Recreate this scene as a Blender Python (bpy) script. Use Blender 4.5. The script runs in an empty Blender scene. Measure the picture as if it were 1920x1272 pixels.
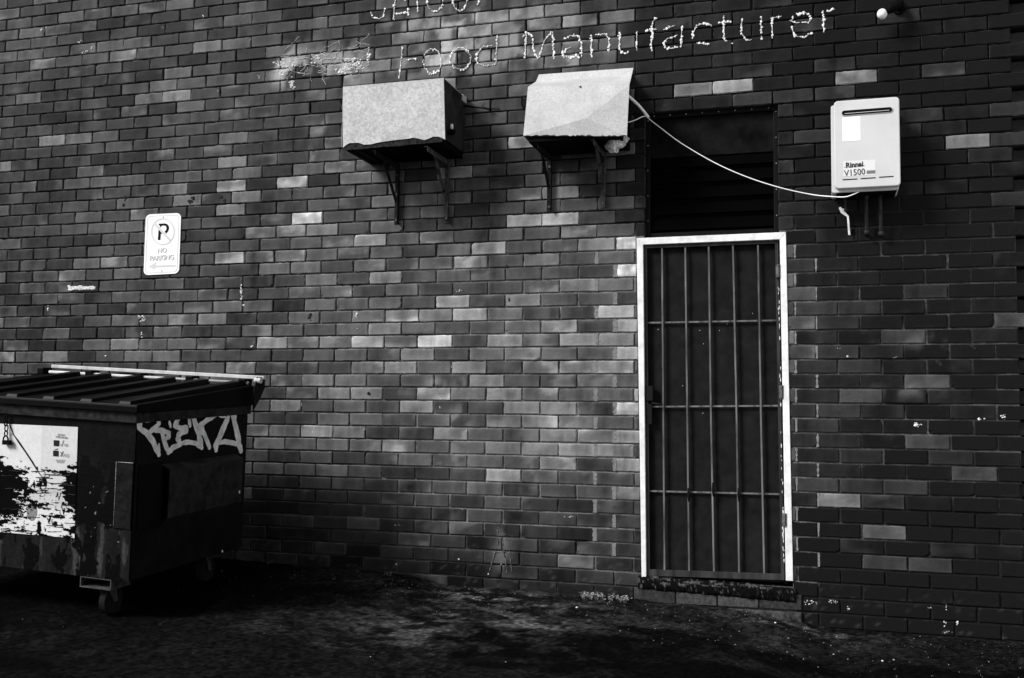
import bpy, math, random
import numpy as np
from mathutils import Vector, Matrix, Euler, noise as mnoise
random.seed(7); RNG = np.random.default_rng(11)
S = bpy.context.scene
COL = S.collection

# ------------------------------------------------------------------ camera
CX, CD, CZ = 3.53460247, 6.32000594, -0.289450598
YAW, PITCH, ROLL, FOC = -0.295751708, 0.0776962023, 0.0130285645, 1939.78853
def cam_axes():
    cy, sy, cp, sp = math.cos(YAW), math.sin(YAW), math.cos(PITCH), math.sin(PITCH)
    f = Vector((sy*cp, cy*cp, sp)); r = Vector((cy, -sy, 0)); u = r.cross(f)
    c, s = math.cos(ROLL), math.sin(ROLL)
    return c*r+s*u, -s*r+c*u, f
CR, CU, CF = cam_axes()
cam_d = bpy.data.cameras.new('camera'); cam = bpy.data.objects.new('camera', cam_d); COL.objects.link(cam)
M3 = Matrix((CR, CU, -CF)).transposed()
cam.matrix_world = Matrix.Translation((CX, -CD, CZ)) @ M3.to_4x4()
cam_d.sensor_width = 36; cam_d.lens = FOC/1920*36; cam_d.clip_start = .05; cam_d.clip_end = 2000
S.camera = cam
S.render.resolution_x = 1024; S.render.resolution_y = 678

# ------------------------------------------------------------------ light
SUN_FROM = Vector((-0.62, -0.55, 0.62)).normalized()
W = bpy.data.worlds.new("World"); S.world = W; W.use_nodes = True
wn = W.node_tree.nodes; wl = W.node_tree.links; wn.clear()
sky = wn.new('ShaderNodeTexSky'); sky.sky_type = 'NISHITA'; sky.sun_disc = False
sky.sun_elevation = math.asin(SUN_FROM.z); sky.sun_rotation = math.atan2(SUN_FROM.x, SUN_FROM.y)
bw = wn.new('ShaderNodeRGBToBW'); bg = wn.new('ShaderNodeBackground'); bg.inputs['Strength'].default_value = 0.075
wo = wn.new('ShaderNodeOutputWorld')
wl.new(sky.outputs[0], bw.inputs[0]); wl.new(bw.outputs[0], bg.inputs[0]); wl.new(bg.outputs[0], wo.inputs[0])
sd = bpy.data.lights.new('sun', 'SUN'); sd.energy = 2.4; sd.angle = math.radians(20); sd.color = (1, 1, 1)
so = bpy.data.objects.new('sun', sd); COL.objects.link(so)
so.rotation_euler = (-SUN_FROM).to_track_quat('-Z', 'Y').to_euler()
S.view_settings.view_transform = 'Standard'; S.view_settings.look = 'None'
S.view_settings.exposure = 1.08; S.view_settings.gamma = 1

# ------------------------------------------------------------------ pixel helpers (rays through the photograph onto real planes)
def ray(x, y):
    return CF + CR*((x-960)/FOC) - CU*((y-636)/FOC)
CAMP = Vector((CX, -CD, CZ))
def at(x, y, Y=0.0):
    v = ray(x, y); t = (Y+CD)/v.y
    return CAMP + v*t
def atX(x, y, X=0.0):
    v = ray(x, y); t = (X-CX)/v.x
    return CAMP + v*t
def on_plane(x, y, p0, n):
    v = ray(x, y); t = (p0-CAMP).dot(n)/v.dot(n)
    return CAMP + v*t

# ------------------------------------------------------------------ vectorised value noise
PERM = RNG.random((256, 256))
def vn(x, y, seed=0):
    x = np.asarray(x, float)+seed*17.31; y = np.asarray(y, float)+seed*9.77
    xi = np.floor(x).astype(int); yi = np.floor(y).astype(int); fx = x-xi; fy = y-yi
    fx = fx*fx*(3-2*fx); fy = fy*fy*(3-2*fy)
    a = PERM[xi & 255, yi & 255]; b = PERM[(xi+1) & 255, yi & 255]
    c = PERM[xi & 255, (yi+1) & 255]; d = PERM[(xi+1) & 255, (yi+1) & 255]
    return (a*(1-fx)+b*fx)*(1-fy)+(c*(1-fx)+d*fx)*fy
def fbm(x, y, o=4, seed=0):
    s = 0; a = .5; t = 0
    for k in range(o):
        s = s+a*vn(np.asarray(x)*2**k, np.asarray(y)*2**k, seed+k); t += a; a *= .55
    return s/t
def sstep(a, b, x):
    t = np.clip((np.asarray(x, float)-a)/(b-a), 0, 1); return t*t*(3-2*t)

# ------------------------------------------------------------------ materials
def mat(name, g, rough=.6, spec=.02, metal=0., n_amt=0., n_scale=20., bump=0., b_scale=80., attr=None, streak=False, rough_n=0.):
    m = bpy.data.materials.new(name); m.use_nodes = True
    nt = m.node_tree; b = nt.nodes['Principled BSDF']
    b.inputs['Roughness'].default_value = rough; b.inputs['Metallic'].default_value = metal
    b.inputs['Specular IOR Level'].default_value = spec
    tc = nt.nodes.new('ShaderNodeTexCoord')
    src = None
    if attr:
        a = nt.nodes.new('ShaderNodeAttribute'); a.attribute_name = attr; src = a.outputs['Color']
    if n_amt:
        n = nt.nodes.new('ShaderNodeTexNoise'); n.inputs['Scale'].default_value = n_scale; n.inputs['Detail'].default_value = 6
        n.inputs['Roughness'].default_value = .65
        if streak:
            mp = nt.nodes.new('ShaderNodeMapping'); mp.inputs['Scale'].default_value = (1, 1, .12)
            nt.links.new(tc.outputs['Object'], mp.inputs[0]); nt.links.new(mp.outputs[0], n.inputs['Vector'])
        else: nt.links.new(tc.outputs['Object'], n.inputs['Vector'])
        mr = nt.nodes.new('ShaderNodeMapRange'); mr.inputs['From Min'].default_value = .3; mr.inputs['From Max'].default_value = .7
        if src is None:
            mr.inputs['To Min'].default_value = max(.001, g*(1-n_amt)); mr.inputs['To Max'].default_value = min(.95, g*(1+n_amt))
            nt.links.new(n.outputs['Fac'], mr.inputs['Value']); src = mr.outputs['Result']
        else:
            mr.inputs['To Min'].default_value = 1-n_amt; mr.inputs['To Max'].default_value = 1+n_amt
            nt.links.new(n.outputs['Fac'], mr.inputs['Value'])
            mu = nt.nodes.new('ShaderNodeMix'); mu.data_type = 'RGBA'; mu.blend_type = 'MULTIPLY'; mu.inputs[0].default_value = 1
            nt.links.new(src, mu.inputs[6]); nt.links.new(mr.outputs['Result'], mu.inputs[7]); src = mu.outputs[2]
        if rough_n:
            m2 = nt.nodes.new('ShaderNodeMapRange'); m2.inputs['From Min'].default_value = .3; m2.inputs['From Max'].default_value = .7
            m2.inputs['To Min'].default_value = rough-rough_n; m2.inputs['To Max'].default_value = min(1, rough+rough_n)
            nt.links.new(n.outputs['Fac'], m2.inputs['Value']); nt.links.new(m2.outputs['Result'], b.inputs['Roughness'])
    if src is not None: nt.links.new(src, b.inputs['Base Color'])
    else: b.inputs['Base Color'].default_value = (g, g, g, 1)
    if bump:
        n2 = nt.nodes.new('ShaderNodeTexNoise'); n2.inputs['Scale'].default_value = b_scale; n2.inputs['Detail'].default_value = 5
        nt.links.new(tc.outputs['Object'], n2.inputs['Vector'])
        bp = nt.nodes.new('ShaderNodeBump'); bp.inputs['Strength'].default_value = bump; bp.inputs['Distance'].default_value = .004
        nt.links.new(n2.outputs['Fac'], bp.inputs['Height']); nt.links.new(bp.outputs[0], b.inputs['Normal'])
    return m

# ------------------------------------------------------------------ mesh helpers
class MB:
    def __init__(s): s.v = []; s.f = []; s.c = []
    def add(s, vs, fs, c=None):
        o = len(s.v); s.v += [tuple(p) for p in vs]; s.f += [tuple(i+o for i in f) for f in fs]
        s.c += [(c if c is not None else 1.)]*len(vs)
    def box(s, x0, x1, y0, y1, z0, z1, c=None, M=None):
        vs = [Vector((x, y, z)) for x in (x0, x1) for y in (y0, y1) for z in (z0, z1)]
        if M is not None: vs = [M @ v for v in vs]
        s.add(vs, [(0, 1, 3, 2), (4, 6, 7, 5), (0, 4, 5, 1), (2, 3, 7, 6), (0, 2, 6, 4), (1, 5, 7, 3)], c)
    def prism(s, poly, d, c=None):
        n = len(poly); d = Vector(d); a = [Vector(p) for p in poly]; b = [p+d for p in a]
        s.add(a+b, [tuple(range(n)), tuple(reversed(range(n, 2*n)))]+[(i, i+n, (i+1) % n+n, (i+1) % n) for i in range(n)], c)
    def tube(s, pts, r, n=8, c=None, cap=True):
        pts = [Vector(p) for p in pts]; m = len(pts); rr = r if isinstance(r, (list, tuple)) else [r]*m
        vs = []; up = None
        for i, p in enumerate(pts):
            t = (pts[min(i+1, m-1)]-pts[max(i-1, 0)])
            if t.length < 1e-9: t = Vector((0, 0, 1))
            t.normalize()
            if up is None: up = t.orthogonal().normalized()
            up = (up-t*up.dot(t)); up = up.normalized() if up.length > 1e-6 else t.orthogonal().normalized()
            w = t.cross(up)
            for k in range(n):
                a = 2*math.pi*k/n; vs.append(p+(up*math.cos(a)+w*math.sin(a))*rr[i])
        fs = [(i*n+k, i*n+(k+1) % n, (i+1)*n+(k+1) % n, (i+1)*n+k) for i in range(m-1) for k in range(n)]
        if cap: fs += [tuple(reversed(range(n))), tuple(range((m-1)*n, m*n))]
        s.add(vs, fs, c)
    def ball(s, p, r, nu=10, nv=6, sc=(1, 1, 1), jit=0., c=None):
        p = Vector(p); vs = [p+Vector((0, 0, r*sc[2]))]
        for j in range(1, nv):
            for i in range(nu):
                th = math.pi*j/nv; ph = 2*math.pi*i/nu; k = 1+random.uniform(-jit, jit)
                vs.append(p+Vector((sc[0]*math.sin(th)*math.cos(ph), sc[1]*math.sin(th)*math.sin(ph), sc[2]*math.cos(th)))*r*k)
        vs.append(p-Vector((0, 0, r*sc[2])))
        fs = [(0, 1+i, 1+(i+1) % nu) for i in range(nu)]
        for j in range(nv-2):
            a = 1+j*nu; fs += [(a+i, a+nu+i, a+nu+(i+1) % nu, a+(i+1) % nu) for i in range(nu)]
        a = 1+(nv-2)*nu; L = len(vs)-1; fs += [(a+i, L, a+(i+1) % nu) for i in range(nu)]
        s.add(vs, fs, c)
    def build(s, name, m, parent=None, smooth=False, bevel=0., bseg=2, col=False):
        me = bpy.data.meshes.new(name); me.from_pydata(s.v, [], s.f); me.validate(); me.update()
        if smooth: me.shade_smooth()
        me.materials.append(m)
        if col:
            a = me.color_attributes.new('Col', 'FLOAT_COLOR', 'POINT')
            c = np.array(s.c, float); a.data.foreach_set('color', np.stack([c, c, c, np.ones_like(c)], 1).ravel())
        o = bpy.data.objects.new(name, me); COL.objects.link(o)
        if parent is not None: o.parent = parent
        if bevel:
            b = o.modifiers.new('bevel', 'BEVEL'); b.width = bevel; b.segments = bseg; b.limit_method = 'ANGLE'
        return o
def tag(o, label=None, cat=None, group=None, kind=None):
    if label: o['label'] = label
    if cat: o['category'] = cat
    if group: o['group'] = group
    if kind: o['kind'] = kind
    return o
def empty(name, loc, label, cat, group=None):
    o = bpy.data.objects.new(name, None); COL.objects.link(o); o.location = loc; o.empty_display_size = .1
    return tag(o, label, cat, group)
def adopt(o, root):
    # parent while keeping the mesh where it stands
    o.parent = root; o.matrix_parent_inverse = Matrix.Translation(root.location).inverted(); return o
def text(body, size, name, m, M, parent=None, bold=0., depth=.0006, align='CENTER', sx=1.):
    cu = bpy.data.curves.new(name, 'FONT'); cu.body = body; cu.size = size; cu.align_x = align; cu.align_y = 'CENTER'
    cu.extrude = depth; cu.offset = bold; cu.resolution_u = 3
    t = bpy.data.objects.new(name, cu); COL.objects.link(t)
    dg = bpy.context.evaluated_depsgraph_get(); me = bpy.data.meshes.new_from_object(t.evaluated_get(dg))
    bpy.data.objects.remove(t); me.name = name; me.materials.clear(); me.materials.append(m)
    o = bpy.data.objects.new(name, me); COL.objects.link(o)
    me.transform(M @ Matrix.Diagonal((sx, 1, 1, 1)))
    if parent is not None: adopt(o, parent)
    return o
def wallM(p, rot=0.):
    # text plane facing the lane (-Y)
    return Matrix.Translation(p) @ Matrix.Rotation(math.pi/2, 4, 'X') @ Matrix.Rotation(rot, 4, 'Z')

# ------------------------------------------------------------------ ground
XS = [-14, -3, -1, 0, .6, .95, 1.2, 2.2, 2.6, 3.0, 3.3, 3.56, 4.5, 6, 20]; ZS = [-1.05, -1.19, -1.25, -1.285, -1.29, -1.315, -1.352, -1.360, -1.380, -1.386, -1.420, -1.462, -1.468, -1.48, -1.8]
def gz(X, Y=0.):
    return np.interp(X, XS, ZS)+.06*np.maximum(np.minimum(Y, 0), -9.)
def grid_mesh(name, P, m, col=None, parent=None, smooth=True):
    nx, ny = P.shape[:2]; idx = np.arange(nx*ny).reshape(nx, ny)
    f = np.stack([idx[:-1, :-1], idx[1:, :-1], idx[1:, 1:], idx[:-1, 1:]], -1).reshape(-1, 4)
    me = bpy.data.meshes.new(name); me.from_pydata(P.reshape(-1, 3).tolist(), [], f.tolist()); me.update()
    if smooth: me.shade_smooth()
    me.materials.append(m)
    if col is not None:
        a = me.color_attributes.new('Col', 'FLOAT_COLOR', 'POINT'); c = col.ravel()
        a.data.foreach_set('color', np.stack([c, c, c, np.ones_like(c)], 1).ravel())
    o = bpy.data.objects.new(name, me); COL.objects.link(o)
    if parent is not None: o.parent = parent
    return o
gx = np.unique(np.concatenate([[-60, -30, -14, -8, -4], np.arange(-2.2, 5.2, .0125), [6, 8, 14, 30, 60]]))
gy = np.unique(np.concatenate([[-80, -40, -20, -10, -6, -4], np.arange(-3, .06, .0125), [.3]]))
GX, GY = np.meshgrid(gx, gy, indexing='ij')
GZ = gz(GX, GY)+(fbm(GX*3, GY*3, 3, 2)-.5)*.02+(fbm(GX*38, GY*38, 2, 3)-.5)*.010
GZ += .012*sstep(-.10, 0, GY)*(fbm(GX*9, GY*9, 3, 5)-.2)
big = fbm(GX*1.1+3, GY*1.6, 4, 8); mid = fbm(GX*6, GY*6, 4, 9)
gc = .005+.011*sstep(.48, .68, big)*sstep(.35, .7, mid)
# dry silt along the foot of the wall, middle of the picture
silt = np.exp(-((GX-1.55)/.6)**2-((GY+.22)/.16)**2)+.7*np.exp(-((GX-3.35)/.35)**2-((GY+.12)/.1)**2)+.85*np.exp(-((GX-1.75)/.62)**2-((GY+.95)/.42)**2)
gc += .085*silt*sstep(.42, .66, fbm(GX*9, GY*12, 4, 12))
gc *= .35+1.5*sstep(.25, .75, fbm(GX*44, GY*60, 3, 15))*.85
gc *= 1-.75*sstep(.55, .62, fbm(GX*.9+7, GY*1.9+2, 3, 20))
asphalt = mat('asphalt', .02, rough=.85, spec=.02, n_amt=.85, n_scale=140, bump=.9, b_scale=170, attr='Col')
ground = grid_mesh('ground', np.stack([GX, GY, GZ], -1), asphalt, np.clip(gc*(1-.6*sstep(.9, -.3, GX))*RNG.uniform(.5, 1.5, gc.shape), .001, .3)); tag(ground, kind='structure')

# ------------------------------------------------------------------ brick wall
BW, BH, JT = .24, .086, .010
XL, XR = -18*BW, 4.561
N0, N1 = -48, 18
DOOR = (2.410, 3.332, -1.236, .847); TRAN = (2.462, 3.268, .86, 1.640)
def w2(x, y): p = at(x, y, 0); return p.x, p.z
# bricks that stand out in the photograph: (px, py, reflectance)
LIGHT = [(130,35,.22),(300,162,.17),(330,182,.26),(330,158,.17),(575,408,.48),(548,340,.26),(480,330,.16),(348,350,.18),(415,345,.2),(430,484,.24),(885,589,.40),(950,637,.33),(1090,637,.27),(755,690,.30),(852,690,.24),(885,489,.26),(728,520,.28),(1010,413,.42),(1055,412,.42),(1370,162,.30),(1298,163,.20),(1600,147,.16),(1808,263,.20),(1050,845,.27),(1088,845,.27),(780,762,.26),(950,741,.26),(610,714,.20),(845,813,.22),(410,313,.2),(145,262,.17),(60,78,.14),(225,96,.18),(265,505,.13),(270,190,.15),(600,432,.22),(470,362,.22),(445,385,.2),(810,663,.2),(555,480,.18),(735,240,.2),(1558,937,.24),(1663,995,.15),(1820,887,.09),(1600,740,.10),(1715,830,.09),(1745,1065,.07),(1650,1055,.08),(1690,630,.09),(1520,612,.12),(1510,660,.12),(1500,548,.11),(1740,708,.10),(1890,597,.10),(1095,690,.22),(1010,560,.2),(700,845,.12),(215,650,.2),(390,597,.2),(180,640,.12),(340,210,.14),(500,575,.14),(560,590,.14),(600,510,.16),(985,845,.17),(1180,845,.24),(840,115,.3),(868,88,.28),(900,60,.2),(955,35,.2),(660,130,.2),(600,120,.16),(710,120,.2),(1175,455,.40),(1172,505,.40),(1172,608,.36),(1172,662,.38),(1172,770,.34),(1172,820,.36),(1172,875,.32),(1225,1125,.12),(1300,1125,.20),(1375,1130,.2),(1450,1135,.14),(1000,690,.13),(1118,690,.24)]
def brick_of(x, y):
    X, Z = w2(x, y); n = math.floor(-Z/BH)      # course between joints n and n+1
    par = 0. if (n+1) % 2 == 0 else .5          # row (-1..0) has joints on whole modules
    return n, math.floor(X/BW-par)
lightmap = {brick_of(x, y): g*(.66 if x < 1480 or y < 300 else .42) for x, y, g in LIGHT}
for b in ((1, 0),): pass
V = []; F = []; C = []; off = 0
NU, NV = 11, 5
STAIN = []  # (X, Z, rx, rz, amount): pale wash marks left round the removed sign letters and drips
for x, y, rx, ry, a in [(850,95,60,45,.20),(905,110,40,30,.10),(770,120,40,30,.10),(545,120,35,35,.18),(590,118,70,35,.12),(660,120,35,35,.16),(975,95,40,45,.16),(1000,40,60,40,.07),(880,30,90,30,.07),(765,45,60,20,.12),(860,45,60,20,.12),(600,240,18,14,.12),(525,140,20,25,.2),(860,800,25,50,.08),(820,720,24,14,.12),(870,722,18,14,.1),(1060,800,60,40,.07),(1000,870,30,60,.06),(940,1040,18,60,.09),(590,290,12,20,.1),(1740,640,40,14,.05),(1700,730,50,14,.05)]:
    X, Z = w2(x, y); STAIN.append((X, Z, rx/300., ry/300., a))
for _ in range(24):
    STAIN.append((RNG.uniform(-2.4, 2.4), RNG.uniform(-1.1, 2.3), RNG.uniform(.03, .16), RNG.uniform(.03, .12), RNG.uniform(.010, .045)))
def brick(x0, x1, z0, z1, g, kind=0, yb=0.):
    global off
    e = .0035
    us = np.concatenate([[0], np.linspace(e, x1-x0-e, NU), [x1-x0]]) if x1-x0 > .03 else np.linspace(0, x1-x0, NU+2)
    vs = np.concatenate([[0], np.linspace(e, z1-z0-e, NV), [z1-z0]])
    U, Vv = np.meshgrid(us, vs, indexing='ij'); nu, nv = U.shape
    edge = np.zeros_like(U); edge[0] = edge[-1] = 1; edge[:, 0] = edge[:, -1] = 1
    jx = RNG.normal(0, .0014, U.shape)*edge; jz = RNG.normal(0, .0012, U.shape)*edge
    X = x0+U+jx; Z = z0+Vv+jz
    tx, tz = RNG.normal(0, .004, 2)              # slight tilt of the face
    lip = RNG.uniform(-.0012, .0012)
    Y = yb+edge*.004+lip+(U-(x1-x0)/2)*tx+(Vv-.038)*tz*2+(vn(X*30, Z*30, 4)-.5)*.0012
    # chipped corner now and then
    if RNG.random() < .10:
        cx_, cz_ = RNG.choice([x0, x1]), RNG.choice([z0, z1]); dd = np.hypot(X-cx_, Z-cz_)
        cr = RNG.uniform(.008, .022); Y += .012*np.clip(1-dd/cr*(.7+.6*vn(X*80, Z*80, 9)), 0, 1)
    inner = np.minimum(np.minimum(U, x1-x0-U)/.035, np.minimum(Vv, z1-z0-Vv)/.02)
    t = RNG.random()*9
    m1 = fbm(X*7+t*3, Z*12+t, 3, 30); m2 = fbm(X*30, Z*30, 3, 40); st = vn(X*60+t, Z*5, 44)
    wash = fbm(X*8, Z*.7, 3, 33)-.5; c = g*(.38+.80*m1+.46*m2+.35*(st-.5)+.9*wash)
    if RNG.random() < .30: c = c*(1+.8*(sstep(.5, .72, m1)))
    c = c*(1+.22*np.clip(1-inner, 0, 1))
    rim = edge*(.25+1.3*vn(X*22, Z*22, 50)**1.5)*(.45 if (x0 > 3.3 and z0 < -.7) else 1)
    c = c+rim*(.020+.6*g)*(1.9 if x1 < .8 else (.75 if x0 > 3.3 else 1.))*(1.0 if RNG.random() < .75 else .3)
    for (sx, sz, rx, rz, a) in STAIN:
        q = ((X-sx)/rx)**2+((Z-sz)/rz)**2
        if q.min() < 4: c = c+a*np.exp(-q)*sstep(.38, .62, fbm(X*14+3, Z*9, 3, 60))*1.3
    # dirt splashed up from the ground
    hgt = Z-gz(X); sp = np.clip(1-hgt/.38, 0, 1)
    c = c*(1-.60*sp)+.03*sp*sstep(.70, .80, fbm(X*110, Z*110, 2, 70))
    P = np.stack([X, Y, Z], -1).reshape(-1, 3); V.append(P); C.append(np.clip(c, .008, .8).ravel())
    idx = np.arange(nu*nv).reshape(nu, nv)+off
    F.append(np.stack([idx[:-1, :-1], idx[1:, :-1], idx[1:, 1:], idx[:-1, 1:]], -1).reshape(-1, 4))
    off += nu*nv
    bx = np.array([[x0, yb+.09, z0], [x1, yb+.09, z0], [x1, yb+.09, z1], [x0, yb+.09, z1]]); V.append(bx); C.append(np.full(4, g))
    r = [idx[0, 0], idx[-1, 0], idx[-1, -1], idx[0, -1]]
    # side strips (use the ring so no cracks show)
    bot = idx[:, 0]; rgt = idx[-1, :]; top = idx[::-1, -1]; lef = idx[0, ::-1]
    for ring, a, b in ((bot, 0, 1), (rgt, 1, 2), (top, 2, 3), (lef, 3, 0)):
        FP.append([*ring[::-1].tolist(), off+a, off+b])
    off += 4
FP = []
def base_g(X, Z):
    r = RNG.random()
    g = .058*math.exp(RNG.normal(0, .34))
    if r < .05: g *= 2.1
    elif r < .20: g *= 1.5
    elif r > .86: g *= .66
    g *= .78+.58*float(np.exp(-((X-1.3)/1.7)**2-((Z-.15)/1.0)**2))   # the wall's light fall-off round the middle bay, put into the brick colour
    if X > 3.3: g = (.0060+.016*math.exp(-((X-3.3)/.45)**2-((Z+.1)/.9)**2))*math.exp(RNG.normal(0, .42)) if r > .10 else .022   # dimmer light right of the door, put into the colour of the bricks
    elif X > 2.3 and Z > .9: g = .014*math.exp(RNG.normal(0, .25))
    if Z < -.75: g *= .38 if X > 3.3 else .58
    return g
def cut(x0, x1, z0, z1):
    """split a brick against the openings"""
    segs = [(x0, x1)]
    for (a, b, c, d) in (DOOR, TRAN):
        if z1-.02 > c and z0+.02 < d:
            n = []
            if (a, b, c, d) == DOOR:
                zm = (z0+z1)/2; a = 2.407+(.847-zm)*.0205; b = 3.3105+(.847-zm)*.0125
            for s, e in segs:
                if e <= a or s >= b: n.append((s, e)); continue
                if s < a: n.append((s, a-.002))
                if e > b: n.append((b+.002, e))
            segs = n
    return [s for s in segs if s[1]-s[0] > .012]
for n in range(N0, N1):
    z1 = -n*BH-JT/2; z0 = -(n+1)*BH+JT/2
    par = 0. if (n+1) % 2 == 0 else .5
    end = XR if par == 0 else XR+.48
    for k in range(-19, 22):
        x0 = (k+par)*BW+JT/2; x1 = (k+1+par)*BW-JT/2
        if x1 < XL or x0 > end-.01: continue
        jit = RNG.normal(0, .0022, 2); x0 += jit[0]; x1 += jit[1]; zj = RNG.normal(0, .0007)
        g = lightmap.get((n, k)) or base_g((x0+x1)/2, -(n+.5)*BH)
        if n < -28: g = min(g, .08)
        if (n >= -28 or k % 1 == 0):
            for s, e in cut(x0, min(x1, end+.2), z0, z1):
                if z1 < gz((s+e)/2)-.05: continue
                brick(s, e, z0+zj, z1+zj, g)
    if par == 0:                                                   # set-back headers in the toothed end of the wall
        for xa in (XR+.004, XR+.24+.004):
            brick(xa, xa+.23, z0, z1, .03, yb=.075)
V = np.concatenate(V); C = np.concatenate(C); F = np.concatenate(F)
me = bpy.data.meshes.new('brickwork'); me.from_pydata(V.tolist(), [], F.tolist()+FP); me.update()
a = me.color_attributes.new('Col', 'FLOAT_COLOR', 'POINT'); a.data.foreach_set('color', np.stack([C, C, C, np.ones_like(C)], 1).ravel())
brick_m = mat('glazed_brick', .08, rough=.5, spec=.025, n_amt=.16, n_scale=70, bump=.35, b_scale=190, attr='Col', rough_n=.12)
me.materials.append(brick_m)
wall = empty('brick_wall', (0, 0, -1.3), 'tall dark brick wall in stretcher bond with the barred door and glue traces of old lettering', 'wall')
bo = bpy.data.objects.new('brickwork', me); COL.objects.link(bo); adopt(bo, wall)
# mortar bed
mort_m = mat('mortar', .1, rough=.9, spec=.2, n_amt=.5, n_scale=55, bump=.8, b_scale=120, attr='Col')
def mort(x0, x1, z0, z1, mb, ya=.0095):
    nx = max(2, int((x1-x0)/.03)+1); nz = max(2, int((z1-z0)/.015)+1)
    xs = np.linspace(x0, x1, nx); zs = np.linspace(z0, z1, nz); X, Z = np.meshgrid(xs, zs, indexing='ij')
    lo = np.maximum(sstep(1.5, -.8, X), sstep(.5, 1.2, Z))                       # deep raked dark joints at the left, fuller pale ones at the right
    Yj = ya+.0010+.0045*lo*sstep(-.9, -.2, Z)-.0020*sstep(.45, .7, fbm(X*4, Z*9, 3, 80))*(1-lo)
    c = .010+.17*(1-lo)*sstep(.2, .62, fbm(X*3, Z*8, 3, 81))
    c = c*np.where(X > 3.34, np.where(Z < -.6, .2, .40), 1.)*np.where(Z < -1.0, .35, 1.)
    dz = (Z > DOOR[2]) & (Z < DOOR[3]+.05) & (X > DOOR[0]-.28) & (X < DOOR[1]+.14); c = np.where(dz, np.maximum(c, .13), c)
    o = len(mb.v); mb.v += np.stack([X, Yj, Z], -1).reshape(-1, 3).tolist(); mb.c += c.ravel().tolist()
    idx = np.arange(nx*nz).reshape(nx, nz)+o
    mb.f += np.stack([idx[:-1, :-1], idx[1:, :-1], idx[1:, 1:], idx[:-1, 1:]], -1).reshape(-1, 4).tolist()
mb = MB(); zt = -N0*BH; zb = -N1*BH-.1
mort(XL, TRAN[0]-.004, zb, zt, mb) if False else None
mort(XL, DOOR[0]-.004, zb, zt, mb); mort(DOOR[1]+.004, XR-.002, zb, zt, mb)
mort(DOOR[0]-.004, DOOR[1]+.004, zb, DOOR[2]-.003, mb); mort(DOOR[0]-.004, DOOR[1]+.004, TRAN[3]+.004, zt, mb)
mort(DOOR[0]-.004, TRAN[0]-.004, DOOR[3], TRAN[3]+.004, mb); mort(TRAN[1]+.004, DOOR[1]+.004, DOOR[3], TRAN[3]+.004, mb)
for tri in ([(2.400, .0095, .847), (2.400, .0095, -1.236), (2.447, .0095, -1.236), (2.404, .0095, .847)], [(3.313, .0095, .847), (3.340, .0095, -1.236), (3.342, .0095, -1.236), (3.342, .0095, .847)]):
    mb.prism(tri, (0, .05, 0), c=.06)
adopt(mb.build('mortar', mort_m, col=True), wall)
# wall core with the two openings cut out
core_m = mat('wall_core', .03, rough=.9)
mb = MB()
for b in [(XL, DOOR[0]-.006, zb, zt), (DOOR[1]+.006, XR+.7, zb, zt), (DOOR[0]-.006, DOOR[1]+.006, zb, DOOR[2]-.006), (DOOR[0]-.006, DOOR[1]+.006, TRAN[3]+.006, zt),
          (DOOR[0]-.006, TRAN[0]-.006, DOOR[3], TRAN[3]+.006), (TRAN[1]+.006, DOOR[1]+.006, DOOR[3], TRAN[3]+.006)]:
    mb.box(b[0], b[1], .095 if b[0] < DOOR[1] else .17, .34, b[2], b[3])
mb.box(XL, XR+.7, .34, .36, zb, zt)
mb.box(XR+.001, XR+.7, .14, .17, zb, zt)
adopt(mb.build('wall_core', core_m), wall)

# pale mortar smears filling the upright joints beside the door
mb = MB()
for (x, y) in [(1156,560),(1157,662),(1156,767),(1152,605),(1152,510)]: pass
for n in range(-9, 15):
    z1 = -n*BH-JT/2; z0 = z1-.076
    if z0 < -1.15: continue
    par = 0. if (n+1) % 2 == 0 else .5
    xj = (9 if par == .5 else 9)*BW+par*BW if par == .5 else 9.5*BW-.12
    xj = 2.28 if par == .5 else 2.16+RNG.choice([0, .12])*0
    for s in range(6):
        zz0 = z0+(z1-z0)*s/6; w = .010+.007*random.random()
        mb.box(xj-w, xj+w*.8, -.0012+random.uniform(-.0008, .0008), .01, zz0, z0+(z1-z0)*(s+1)/6+.0005)
    xr = 3.50 if par == 0 else 3.40
    if xr > 3.36:
        for s in range(5):
            zz0 = z0+(z1-z0)*s/5; w = .003+.005*random.random()
            mb.box(3.361+(.12 if par == .5 else 0)+.0-w, 3.361+(.12 if par == .5 else 0)+w, -.001+random.uniform(-.0008, .0008), .01, zz0, z0+(z1-z0)*(s+1)/5+.0005)
adopt(mb.build('mortar_smear', mat('pale_mortar', .17, rough=.95, spec=.2, n_amt=.4, n_scale=60, bump=.9)), wall)

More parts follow.
